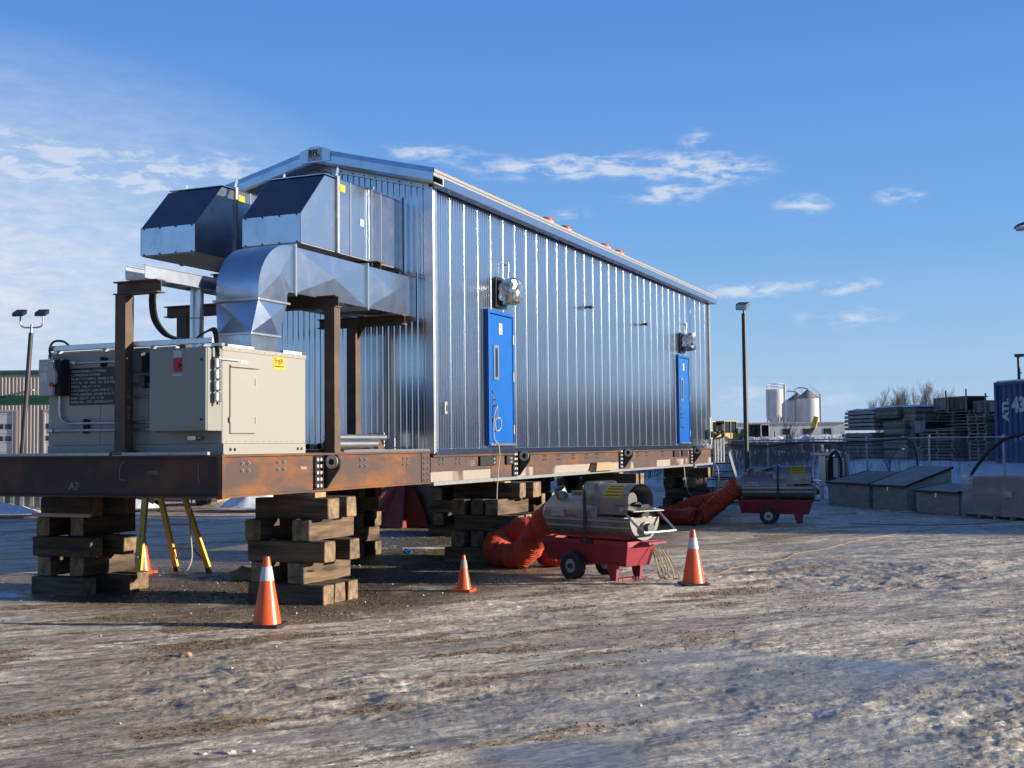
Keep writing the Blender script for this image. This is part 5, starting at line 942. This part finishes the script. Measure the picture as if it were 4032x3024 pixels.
stack(-10.75, -8.65, 8.0, 1.05, 3.02, .12, 'dark pallet stack under the wooden crates', 'pallet', 1.2); stack(-8.55, -6.75, 8.2, 1.05, 2.9, .12, 'dark pallet stack under the right-hand crates', 'pallet', 1.2)
def crate(s0, s1, n0, z0, z1, label, m='oldwood'):
    r = froot('wooden_crate', label, 'crate', s0, n0, z0, 'grey wooden crates on the stacks'); k = dict(w=False); L_ = s1-s0; h_ = z1-z0; nb = max(4, int(L_/.13)); rr = random.Random(int(s0*33))
    MB().box(.03, L_-.03, .03, .9, .02, h_-.03).build('liner', 'gasket', r, **k)
    for i in range(nb): MB().box(i*L_/nb+.006, (i+1)*L_/nb-.006, rr.uniform(-.008, .004), .022, rr.uniform(.0, .03), h_-rr.uniform(0, .04)).build('board', m, r, **k)
    MB().box(-.03, L_+.03, -.03, .95, h_-.03, h_+.01).build('lid', 'ply', r, **k)
    for x_ in (-.02, L_-.05): MB().box(x_, x_+.07, -.035, -.012, -.05, h_+.28 if x_ > 0 else h_).build('stake', 'oldwood', r, **k)
crate(-10.72, -9.95, 7.9, 3.05, 3.55, 'left top crate, pale boards, above the dark pallets'); crate(-9.86, -8.72, 7.9, 3.05, 3.56, 'middle top crate of brown vertical boards', 'lumber2'); crate(-8.55, -7.85, 8.1, 2.9, 3.36, 'olive boarded crate right of the middle top crate'); crate(-7.75, -6.8, 8.1, 2.9, 3.30, 'dark boarded crate at the right of the crate row'); crate(-10.7, -9.95, 6.9, 2.17, 2.64, 'whitish boarded crate below the left top crate', 'palew'); crate(-10.65, -9.9, 6.9, 1.1, 1.62, 'lowest whitish boarded crate near the snow', 'palew')
# ------------------------------------------------------------------ lamps on poles
r = root('light_pole', 'tall dark light pole with square flood lamp right of the building', 'light pole', (-.25, 27.1, 0)); MB().cyl((-.25, 27.1, -.1), (-.25, 27.1, 5.95), .08, .068, n=14).build('pole', 'pole', r, smooth=True)
MB().cyl((-.25, 27.1, 5.95), (-.25, 27.1, 6.15), .03, n=8).build('bracket', 'black', r); lh = MB().hexa([(-.46, 26.9, 6.05), (-.12, 26.86, 6.02), (-.06, 27.1, 6.18), (-.40, 27.14, 6.21), (-.46, 26.94, 6.24), (-.12, 26.9, 6.21), (-.06, 27.12, 6.30), (-.40, 27.16, 6.33)]).build('lamp_head', 'pole', r, fix=True)
MB().hexa([(-.44, 26.878, 6.07), (-.14, 26.84, 6.04), (-.14, 26.85, 6.03), (-.44, 26.89, 6.06), (-.44, 26.905, 6.225), (-.14, 26.865, 6.20), (-.14, 26.875, 6.20), (-.44, 26.915, 6.225)]).build('lens', 'white', lh)
r = root('light_pole', 'leaning dark light pole with two flood lamps in front of the beige warehouse', 'light pole', (-22.75, 19.55, 0)); B0 = Vector((-22.78, 19.5, -.1)); T0 = Vector((-22.32, 19.55, 5.75))
MB().cyl(B0, T0, .085, .075, n=14).build('pole', 'pole', r, smooth=True); MB().cyl(T0, T0+Vector((.02, 0, .28)), .045, n=10).build('tenon', 'zinc', r); q = T0+Vector((.02, 0, .17)); e = Vector((.918, .395, 0))
MB().tube(spline([q+e*-.37+Vector((0, 0, .45)), q+e*-.37+Vector((0, 0, .15)), q+e*-.30+Vector((0, 0, .03)), q+e*-.15, q, q+e*.15, q+e*.30+Vector((0, 0, .03)), q+e*.37+Vector((0, 0, .15)), q+e*.37+Vector((0, 0, .45))], 5), .028, 8).build('twin_arm', 'zinc', r, smooth=True)
for sg_ in (-1, 1):
    c = q+e*(.37*sg_)+Vector((0, 0, .52)); f_ = Vector((.3, -.9, -.25))*.24; s_ = e*.17; u_ = Vector((0, 0, .07))
    MB().hexa([c-s_-f_*.4-u_, c+s_-f_*.4-u_, c+s_+f_-u_*1.6, c-s_+f_-u_*1.6, c-s_-f_*.4+u_, c+s_-f_*.4+u_, c+s_+f_+u_*.1, c-s_+f_+u_*.1]).build('lamp_head', 'black', r, fix=True)
r = root('light_pole', 'small distant light pole above the blue container', 'light pole', (7.5, 54.4, 1.1)); MB().cyl((7.5, 54.4, 1.0), (7.48, 54.4, 6.0), .09, .07, n=10).build('pole', 'pole', r, smooth=True); MB().box(7.3, 7.75, 54.2, 54.6, 6.0, 6.14).build('lamp_head', 'pole', r, bevel=.02); MB().cyl((7.48, 54.4, 5.2), (7.62, 54.4, 5.2), .03).build('bracket', 'pole', r)
r = root('light_pole', 'lamp head with white lens reaching into the right edge of the view', 'light pole', (8.75, 22.0, 0)); MB().cyl((8.75, 22.0, -.1), (8.75, 22.0, 7.1), .10, .08, n=14).build('pole', 'pole', r, smooth=True)
MB().sheet([[(x_, 21.8+dy, 7.14+h_+(.0 if abs(dy) < .1 else -.05)) for dy in (-.16, 0, .16)] for x_, h_ in ((7.76, .05), (7.85, .12), (8.1, .20), (8.5, .24), (8.8, .22))]).build('lamp_head', 'pole', r, smooth=True); MB().box(7.80, 8.45, 21.66, 21.94, 7.10, 7.17).build('lens', 'white', r, bevel=.02); MB().tube([(8.75, 22.0, 7.0), (8.7, 21.9, 7.2), (8.55, 21.8, 7.28)], .03).build('bracket', 'pole', r)
for i, x_ in enumerate((7.83, 7.92, 8.02, 8.1, 8.2)): MB().cyl((x_, 21.72, 7.1), (x_, 21.72, 7.04-.02*(i % 2)), .012, .002, n=6).build('icicle', 'ice', r)
# ------------------------------------------------------------------ stairs and conduits at the far corner
r = root('steel_stair', 'dark open steel stair at the far end of the building', 'stair', (.0, 22.6, 0))
for i in range(6): MB().box(-.85, .35, 22.2+i*.28, 22.44+i*.28, 1.52-i*.235, 1.55-i*.235).build('tread', 'black', r)
for x_ in (-.87, .36): MB().bar((x_, 22.1, 1.6), (x_, 23.9, .05), .03, .18).build('stringer', 'zinc', r)
for i in range(4): tag(MB().cyl((.06+i*.07, 21.72+i*.05, 1.33), (.06+i*.07, 21.72+i*.05, 1.95+.02*i), .028, n=10).build('conduit_stub', 'conduit', None, smooth=True), ('first', 'second', 'third', 'fourth')[i]+' conduit stub standing by the far building corner', 'conduit', 'conduit stubs at the far corner')
tag(MB().tube(spline([(.05, 21.6, 1.33), (.16, 21.6, 1.2), (.18, 21.6, .8), (.17, 21.55, .4), (.2, 21.5, .02)], 6), .016, 6).build('ground_cable', 'zinc'), 'grey cable dropping from the far end of the beam', 'cable')
# ------------------------------------------------------------------ silos, loaders and yard clutter far right
def zg(x, y): return float(bank(np.array([x]), np.array([y]))[0])
SX, SY = -38.91, 230.66; r = root('hopper_silo', 'white hopper silo on legs, leftmost of the three silos', 'silo', (SX, SY, zg(SX, SY)), 0, 'white silos in the distance')
MB().cyl((SX, SY, 6.98), (SX, SY, 12.4), 1.8, n=32).build('tank', 'silo', r, smooth=True); MB().cyl((SX, SY, 5.9), (SX, SY, 6.97), 1.1, 1.8, n=32).build('hopper', 'silo', r, smooth=True)
for a in range(4): x_, y_ = SX+1.7*math.cos(a*PI/2+.6), SY+1.7*math.sin(a*PI/2+.6); MB().bar((x_, y_, 2.5), (x_, y_, 7.3), .22, .22).build('leg', 'silo', r); MB().cyl((x_, y_, 12.4), (x_, y_, 13.5), .05, n=6).build('rail_post', 'silo', r)
for z_ in (12.95, 13.5): MB().ring((SX, SY, z_), (SX, SY, z_+.07), 1.78, 1.70, 20).build('guard_rail', 'silo', r)
MB().box(SX+1.75, SX+2.1, SY-.4, SY+.1, 2.5, 13.4).build('ladder_cage', 'silo', r)
for SX, SY, ze, za, lb in ((-32.89, 233.25, 10.54, 12.45, 'white cone-roofed silo, rightmost of the three silos'), (-36.63, 242.54, 10.5, 12.2, 'white cone-roofed silo standing behind the other two silos')):
    r = root('grain_silo', lb, 'silo', (SX, SY, 3), 0, 'white silos in the distance'); MB().cyl((SX, SY, 2.6), (SX, SY, ze), 2.3, n=40).build('tank', 'silo', r, smooth=True); MB().cyl((SX, SY, ze), (SX, SY, za-.15), 2.36, .3, n=32).build('cone_roof', 'silocap', r, smooth=True); MB().cyl((SX, SY, za-.15), (SX, SY, za+.1), .3, .2, n=12).build('cap', 'silocap', r)
    MB().tube([(SX-2.45, SY-.6, 2.6), (SX-2.45, SY-.6, za), (SX-1.6, SY-.4, za+.35), (SX-.2, SY-.2, za+.1)], .12, 8).build('fill_pipe', 'zinc', r); MB().box(SX+2.3, SX+2.55, SY-.5, SY-.1, 2.6, ze+.9).build('ladder_cage', 'zinc', r)
    MB().bar((SX+2.3, SY-.3, ze+.9), (SX+.4, SY-.2, za+.9), .06, .06).bar((SX+2.3, SY-.3, ze+.5), (SX+.4, SY-.2, za+.5), .06, .06).build('hand_rail', 'zinc', r)
def loader(x, y, z, rz, label, m, cabm):
    r = root('wheel_loader', label, 'loader', (x, y, z), rz, 'loaders parked beyond the fence'); k = dict(w=False)
    MB().hexa([(.2, -.75, .9), (2.9, -.75, .9), (2.9, .75, .9), (.2, .75, .9), (.3, -.7, 1.75), (2.8, -.65, 1.6), (2.8, .65, 1.6), (.3, .7, 1.75)]).build('engine_hood', m, r, bevel=.05, **k); MB().box(-1.9, .2, -.5, .5, .8, 1.2).build('front_frame', m, r, **k)
    cb = MB().box(-.95, .75, -.7, .7, 2.95, 3.05).build('cab_roof', m if cabm != 'black' else 'frame', r, bevel=.02, **k)
    for x_ in (-.9, -.1, .65):
        for y_ in (-.66, .6): MB().bar((x_, y_, 1.3), (x_, y_, 2.96), .09, .09).build('cab_post', 'black', cb, **k)
    MB().box(-.84, .62, -.62, -.60, 1.8, 2.94).box(-.84, .62, .58, .60, 1.8, 2.94).build('window', 'glass', cb, **k); MB().box(-.95, .72, -.68, .68, 1.2, 1.8).build('cab_base', m, r, bevel=.03, **k)
    for x_ in (-1.25, 1.7):
        for y_ in (-.95, .95): w_ = MB().cyl((x_, y_-.25, .72), (x_, y_+.25, .72), .72, n=24).build('tyre', 'blackrub', r, smooth=True, **k); MB().cyl((x_, y_-.27, .72), (x_, y_+.27, .72), .33, n=16).build('rim', m, w_, **k)
    for y_ in (-.45, .45): MB().bar((-.6, y_, 1.9), (-2.5, y_, .8), .12, .28).build('lift_arm', m, r, **k)
    MB().prism([(-2.4, .2), (-3.3, .15), (-3.25, .3), (-2.75, .6), (-2.7, 1.1), (-2.45, 1.2)], lambda a, b_: (a, -1.2, b_), lambda a, b_: (a, 1.2, b_)).build('bucket', 'frame', r, fix=True, **k); MB().cyl((1.6, .35, 1.7), (1.6, .35, 2.3), .06, n=8).build('exhaust', 'black', r, **k)
loader(-21.0, 112.9, 1.12, .9, 'yellow wheel loader with glazed cab just right of the building', 'yell', 'glass'); loader(-24.2, 118.5, 1.2, 2.6, 'yellow wheel loader half hidden by the building corner', 'yell', 'glass'); loader(-17.9, 114.3, .72, -.5, 'weathered machine with dark cab right of the light pole', 'frame', 'black')
r = root('digger_arm', 'yellow tipped digger arm sticking up before the rightmost silo', 'excavator', (-12.2, 111.5, 1.1)); MB().bar((-12.9, 111.5, 1.6), (-12.0, 111.6, 3.4), .3, .35).build('boom', 'frame', r); MB().bar((-12.0, 111.6, 3.3), (-11.7, 111.6, 4.4), .5, .45).build('bucket', 'yell', r); MB().box(-14.2, -12.2, 110.8, 112.4, 1.1, 2.2).build('body', 'snow', r, bevel=.2)
r = root('long_shed', 'long low grey shed on the far side of the yard', 'shed', (-31, 180, 2.5), .41); MB().box(-12, 12, -3, 3, -.6, 2.3).build('wall', 'silo', r, w=False); MB().box(-12.3, 12.3, -3.3, 3.3, 2.3, 2.5).build('roof', 'ply', r, w=False)
for i in range(7): MB().box(-10.5+i*3.2, -9.3+i*3.2, -3.05, -2.99, .6, 1.5).build('opening', 'gasket', r, w=False)
for i, (x_, y_, L_, z_, lb) in enumerate(((-10.5, 101.0, 6, 1.35, 'snow-covered flat trailer beyond the fence left of the slab stacks'), (-6.8, 86.4, 4.5, 1.0, 'snow-covered flat trailer closest to the slab stacks'), (-15.8, 106, 5, 1.2, 'snow-covered flat trailer between the loaders'))):
    r = root('flat_trailer', lb, 'trailer', (x_, y_, 1.1), .41, 'snow-covered trailers in the far yard'); k = dict(w=False); MB().box(-L_/2, L_/2, -1.1, 1.1, .6, .8).build('deck', 'frame', r, **k)
    b = MB(); rr = random.Random(i); b.sheet([[(x2, y2, .8+(.28+rr.uniform(0, .35) if abs(y2) < 1 and abs(x2) < L_/2-.2 else .02)) for y2 in np.linspace(-1.1, 1.1, 5)] for x2 in np.linspace(-L_/2, L_/2, 9)]); b.build('snow_load', 'snow', r, smooth=True, **k)
    for x2 in (-L_*.3, L_*.3): MB().cyl((x2, -1.15, .4), (x2, 1.15, .4), .4, n=16).build('wheel', 'blackrub', r, **k)
    for x2 in np.linspace(-L_*.4, L_*.4, 4): MB().bar((x2, -1.0, .8), (x2+.3, -.9, 1.5), .06, .06).build('stake', 'oldwood', r, **k)
# ------------------------------------------------------------------ bare trees, saplings and brush
def bare_tree(x, y, h, label, seed, group='bare poplars behind the stacks', spread=.62, name='bare_tree'):
    rr = random.Random(seed); z0 = zg(x, y)-.05; r = root(name, label, 'tree', (x, y, z0), 0, group); tb = MB(); cb = MB()
    def branch(b, p, d, L_, rad, lev):
        n_ = 4; pts = [p]; q = p.copy(); dd = d.copy()
        for i in range(n_): dd = (dd+Vector((rr.uniform(-.14, .14), rr.uniform(-.14, .14), rr.uniform(-.03, .14)))).normalized(); q = q+dd*(L_/n_); pts.append(q.copy())
        b.tube(pts, lambda i: max(rad*(1-.62*i/n_), .004), 4 if lev else 7, cap=False)
        if lev < 4:
            for i in range(1, n_+1):
                for _ in range(2 if lev < 3 else 1):
                    if rr.random() < .16: continue
                    a = rr.uniform(0, 6.28); s_ = Vector((math.cos(a), math.sin(a), rr.uniform(.5, 1.3))); nd_ = (dd*.8+s_*spread).normalized(); branch(cb, pts[i], nd_, L_*rr.uniform(.45, .68), rad*(1-.6*i/n_)*.6, lev+1)
    branch(tb, Vector((x, y, z0)), Vector((rr.uniform(-.08, .08), rr.uniform(-.08, .08), 1)), h*.62, h*.014, 1 if name == 'sapling' else 0)
    tb.build('trunk', 'bark', r); cb.build('crown', 'bark', r)
for i, (x, y, zt_) in enumerate(((-.62, 67.3, 5.0), (-.17, 67.5, 5.55), (.4, 67.7, 5.3), (1.07, 68, 5.6), (1.74, 68.3, 5.8), (2.41, 68.6, 5.7), (3.03, 68.8, 5.65), (3.75, 69.1, 5.6))):
    bare_tree(x, y, (zt_-1.2)*.76, ('first', 'second', 'third', 'fourth', 'fifth', 'sixth', 'seventh', 'eighth')[i]+' bare poplar from the left behind the stacks', 40+i)
for i, (s_, n_, h_) in enumerate(((-17.5, 3.2, 1.5), (-15.2, 2.6, 1.9), (-12.6, 2.4, 2.4), (-10.4, 2.0, 2.2), (-8.0, 1.8, 1.8), (-5.6, 2.4, 1.5), (-19.8, 4.2, 1.6))):
    p = FW(s_, n_); bare_tree(p[0], p[1], h_, 'bare sapling behind the fence, '+('third', 'fourth', 'fifth', 'sixth', 'seventh', 'eighth', 'second')[i]+' from the left', 70+i, 'bare saplings behind the fence', .35, 'sapling')
b = MB(); rr = random.Random(12)
for i in range(9000):
    s_ = rr.uniform(-34, -4); n_ = rr.gauss(5.2, 1.6) if rr.random() < .75 else rr.uniform(1, 5); x, y, _ = FW(s_, n_); dens = vn(np.array([x*.35]), np.array([y*.35]), 3)[0]+.5
    if rr.random() > dens*(1.4 if s_ < -13 else .25): continue
    h_ = rr.uniform(.45, 1.35)*(1 if s_ < -12 else .5); z_ = zg(x, y)-.05; dx, dy = rr.uniform(-.22, .22)*h_, rr.uniform(-.22, .22)*h_; w_ = .012; a = rr.uniform(0, 3.14); cx, cy = math.cos(a)*w_, math.sin(a)*w_
    b.add([(x-cx, y-cy, z_), (x+cx, y+cy, z_), (x+dx, y+dy, z_+h_), (x+dx*.4, y+dy*.4, z_+h_*.5), (x+dx*.4+rr.uniform(-.15, .15), y+dy*.4+rr.uniform(-.15, .15), z_+h_*.8), (x+dx*.4+cx, y+dy*.4+cy, z_+h_*.5)], [(0, 1, 2), (3, 4, 5)])
tag(b.build('dry_brush', 'brush'), 'dry brown brush standing on the snowy bank behind the fence', 'brush', None, 'stuff')
# ------------------------------------------------------------------ warehouse on the left and things seen under the skid
r = root('warehouse', 'beige metal warehouse with green trim and overhead doors on the far left', 'warehouse', (-52.46, 47.13, 0), YAW); k = dict(w=False)
MB().box(-14, 9, .05, 18, 0, 6.75).build('wall_core', 'siding', r, **k)
def spanel(x0, x1, z0, z1, m, depth=.03):
    p = []; t = x0
    while t < x1-.05: p += [(t, 0), (t+.05, -depth), (t+.10, -depth), (t+.15, 0)]; t += .22
    p.append((x1, 0)); return MB().sheet([[(a, c, z0) for a, c in p], [(a, c, z1) for a, c in p]]).build('wall_panel', m, r, **k)
edges = [-14+i*.92 for i in range(26)]
for a, c in zip(edges[:-1], edges[1:]):
    c = min(c, 9); mid = (a+c)/2
    spanel(a, c, 5.38, 6.72, 'siding'); spanel(a, c, 4.45, 4.78, 'siding')
    if not (-3.0 < mid < 1.0 or 2.8 < mid < 6.6 or -8.9 < mid < -5.0): spanel(a, c, 0, 4.45, 'siding')
for z0 in (4.80, 4.94, 5.08, 5.22): MB().box(-14, 9, -.06, .04, z0, z0+.11).build('trim_band', 'green', r, **k)
MB().box(-14.1, 9.1, -.15, .1, 6.73, 6.92).build('eave_trim', 'green', r, **k); MB().box(-14, 9, 0, 18, 6.93, 7.0).build('roof', 'zinc', r, **k)
for x0, x1 in ((-3.0, 1.05), (2.8, 6.6), (-8.9, -5.0)):
    d = MB().box(x0+.06, x1-.06, .02, .045, 0, 4.35).build('overhead_door', 'white', r, **k); MB().box(x0-.05, x0+.06, -.05, .045, 0, 4.45).box(x1-.06, x1+.05, -.05, .045, 0, 4.45).box(x0+.06, x1-.06, -.05, .045, 4.35, 4.45).build('door_frame', 'siding', d, **k)
    for i in range(7): MB().box(x0+.07, x1-.07, .012, .0195, .6*i+.55, .6*i+.57).build('panel_joint', 'zinc', d, **k)
    for z0 in (2.47, 3.23):
        for i in range(5): xx = x1-.72-i*.78; MB().box(xx, xx+.64, .008, .018, z0, z0+.31).build('pane', 'glass', d, **k)
lp = MB().box(1.9, 2.2, -.35, -.1, 5.65, 5.75).build('wall_lamp', 'lgrey', r, **k)
# low containers, machinery, snow piles far left under the beam
def crate_box(name, label, cat, loc, rz, sx, sy, sz, m, rib=True):
    r = root(name, label, cat, loc, rz); k = dict(w=False); MB().box(-sx/2, sx/2, -sy/2, sy/2, .1, sz).build('body', m, r, bevel=.02, **k)
    for i in range(int(sx/.3)): MB().box(-sx/2+.08+i*.3, -sx/2+.2+i*.3, -sy/2-.025, -sy/2, .16, sz-.06).build('rib', m, r, **k)
    for x_ in (-sx/2+.3, sx/2-.3): MB().box(x_-.1, x_+.1, -sy/2, sy/2, 0, .099).build('skid', 'lumber', r, **k)
crate_box('steel_bin', 'grey steel bin on blocks at the far left under the skid beam', 'bin', (-21.6, 17.4, 0), .41, 4.0, 1.4, 1.3, 'ply'); crate_box('tan_box', 'tan box beside the grey bin at the far left', 'box', (-19.35, 18.3, 0), .41, .9, 1.2, 1.2, 'lumber'); crate_box('red_container', 'dark red container far behind the ladder', 'container', (-20.8, 23.8, 0), .41, 5.5, 2.2, 1.4, 'tarp')
r = root('scissor_lift', 'yellow scissor lift frame parked far behind the ladder', 'lift', (-17.7, 21.3, 0), .45); k = dict(w=False); MB().box(-1.2, 1.2, -.4, .4, .2, .4).build('chassis', 'frame', r, bevel=.02, **k)
for y_ in (-.35, .35):
    MB().bar((-1.0, y_, .42), (1.0, y_, .95), .05, .08).build('scissor_arm', 'yell', r, **k); MB().bar((1.0, y_, .42), (-1.0, y_, .95), .05, .08).build('scissor_arm', 'yell', r, **k)
    for x_ in (-.85, .85): MB().cyl((x_, y_-.08, .2), (x_, y_+.08, .2), .2, n=14).build('wheel', 'blackrub', r, **k)
MB().box(-1.2, 1.2, -.42, .42, .96, 1.05).build('platform', 'yell', r, **k)
def snow_pile(x, y, sx, sy, h, label, seed, rz=.4):
    rr = random.Random(seed); n_ = 26; X = []; 
    for i in range(n_):
        row = []
        for j in range(n_):
            a, c = -1+2*i/(n_-1), -1+2*j/(n_-1); d = max(0, 1-math.hypot(a, c)); row.append((a*sx, c*sy, h*(d**.7)*(1+.5*float(vn(np.array([a*4+seed]), np.array([c*4.]), seed)[0]))-.03+(.12*h*float(vn(np.array([a*9.]), np.array([c*9.+seed]), seed)[0]) if d > 0 else 0)))
        X.append(row)
    o = MB().sheet(X).build('snow_pile', 'snow', None, smooth=True); o.location = (x, y, 0); o.rotation_euler = (0, 0, rz); tag(o, label, 'snow pile', 'snow piles behind the skid')
snow_pile(-15.0, 21.9, 1.2, .7, .62, 'bright snow pile between the ladder and the corner crib', 1); snow_pile(-19.2, 20.3, 1.3, .6, .45, 'low snow pile behind the ladder', 2); snow_pile(-20.6, 16.7, 1.3, .35, .32, 'low snow bank before the grey bin', 3); snow_pile(-6.2, 14.1, 1.6, .5, .22, 'low snow heap beside the dark red tarp', 4); snow_pile(-3.9, .75, .55, .22, .10, 'thin crusty snow patch in front of the left end crib', 6, .3); snow_pile(-2.2, 8.9, .8, .3, .06, 'thin snow patch under the skid behind the second crib', 8, .2)
# plywood sheet, tarp, sawhorses behind the skid
r = root('plywood_sheet', 'brown plywood sheet standing on edge behind the skid', 'plywood', (-4.6, 14.1, 0), -.12); MB().box(-.85, .95, 0, .03, .0, 1.75).build('sheet', 'plyd', r, w=False, bevel=.003); MB().box(-.75, -.67, .031, .11, 0, 1.7).box(.75, .83, .031, .11, 0, 1.7).build('stud', 'lumber', r, w=False)
b = MB(); rr = random.Random(9); rows = []
for i in range(12):
    t = i/11; row = []
    for j in range(25): a = 2*PI*j/24; rad = (1-t)**.8*(.62+.12*math.sin(a*5+1)+.06*math.sin(a*11))+.03; row.append((rad*math.cos(a)*1.15+.25*t, rad*math.sin(a)*.7, 1.12*t**.9+.02))
    rows.append(row)
o = b.sheet(rows).build('tarp', 'tarp', None, smooth=True); o.location = (-5.55, 13.9, 0); tag(o, 'dark red tarp draped in a peak beside the plywood sheet', 'tarp')
for i, (x, y, rz) in enumerate(((-6.6, 14.6, .5), (-7.6, 15.4, .5))):
    r = root('sawhorse', ('grey wooden trestle behind the dark red tarp', 'grey wooden trestle farther left behind the tarp')[i], 'trestle', (x, y, 0), rz, 'wooden trestles behind the skid'); k = dict(w=False); MB().box(-.7, .7, -.07, .07, 1.05, 1.2).build('top_rail', 'oldwood', r, **k)
    for x_ in (-.55, .55):
        for y_ in (-.35, .35): MB().bar((x_, y_, 0), (x_*.9, y_*.15, 1.1), .05, .15).build('leg', 'oldwood', r, **k)
    MB().bar((-.5, -.2, .45), (.5, -.1, .9), .03, .1).build('brace', 'oldwood', r, **k)
crate_box('red_rack', 'bright red steel rack far behind the tarp', 'rack', (-9.6, 20.5, 0), .4, 2.6, .5, 1.5, 'red'); 
# a workshop beyond the right edge of the view keeps this corner of the yard in shade
r = root('shade_building', 'plain grey workshop standing outside the right edge of the view', 'building', (40, 42, 0)); MB().box(31, 50, 24.0, 62, -.2, 7.4).build('wall', 'siding', r); MB().box(30.98, 50.2, 23.98, 62.2, 7.4, 7.6).build('roof', 'zinc', r)
MB().box(31.2, 49.8, 39, 61.8, 7.61, 10.6).build('shade_block', 'siding', r)  # unseen raised block, added so the stacks on the bank fall in shadow
for y_ in (27, 34, 41, 48): MB().box(30.96, 30.999, y_, y_+4, 0, 4.2).build('overhead_door', 'white', r)
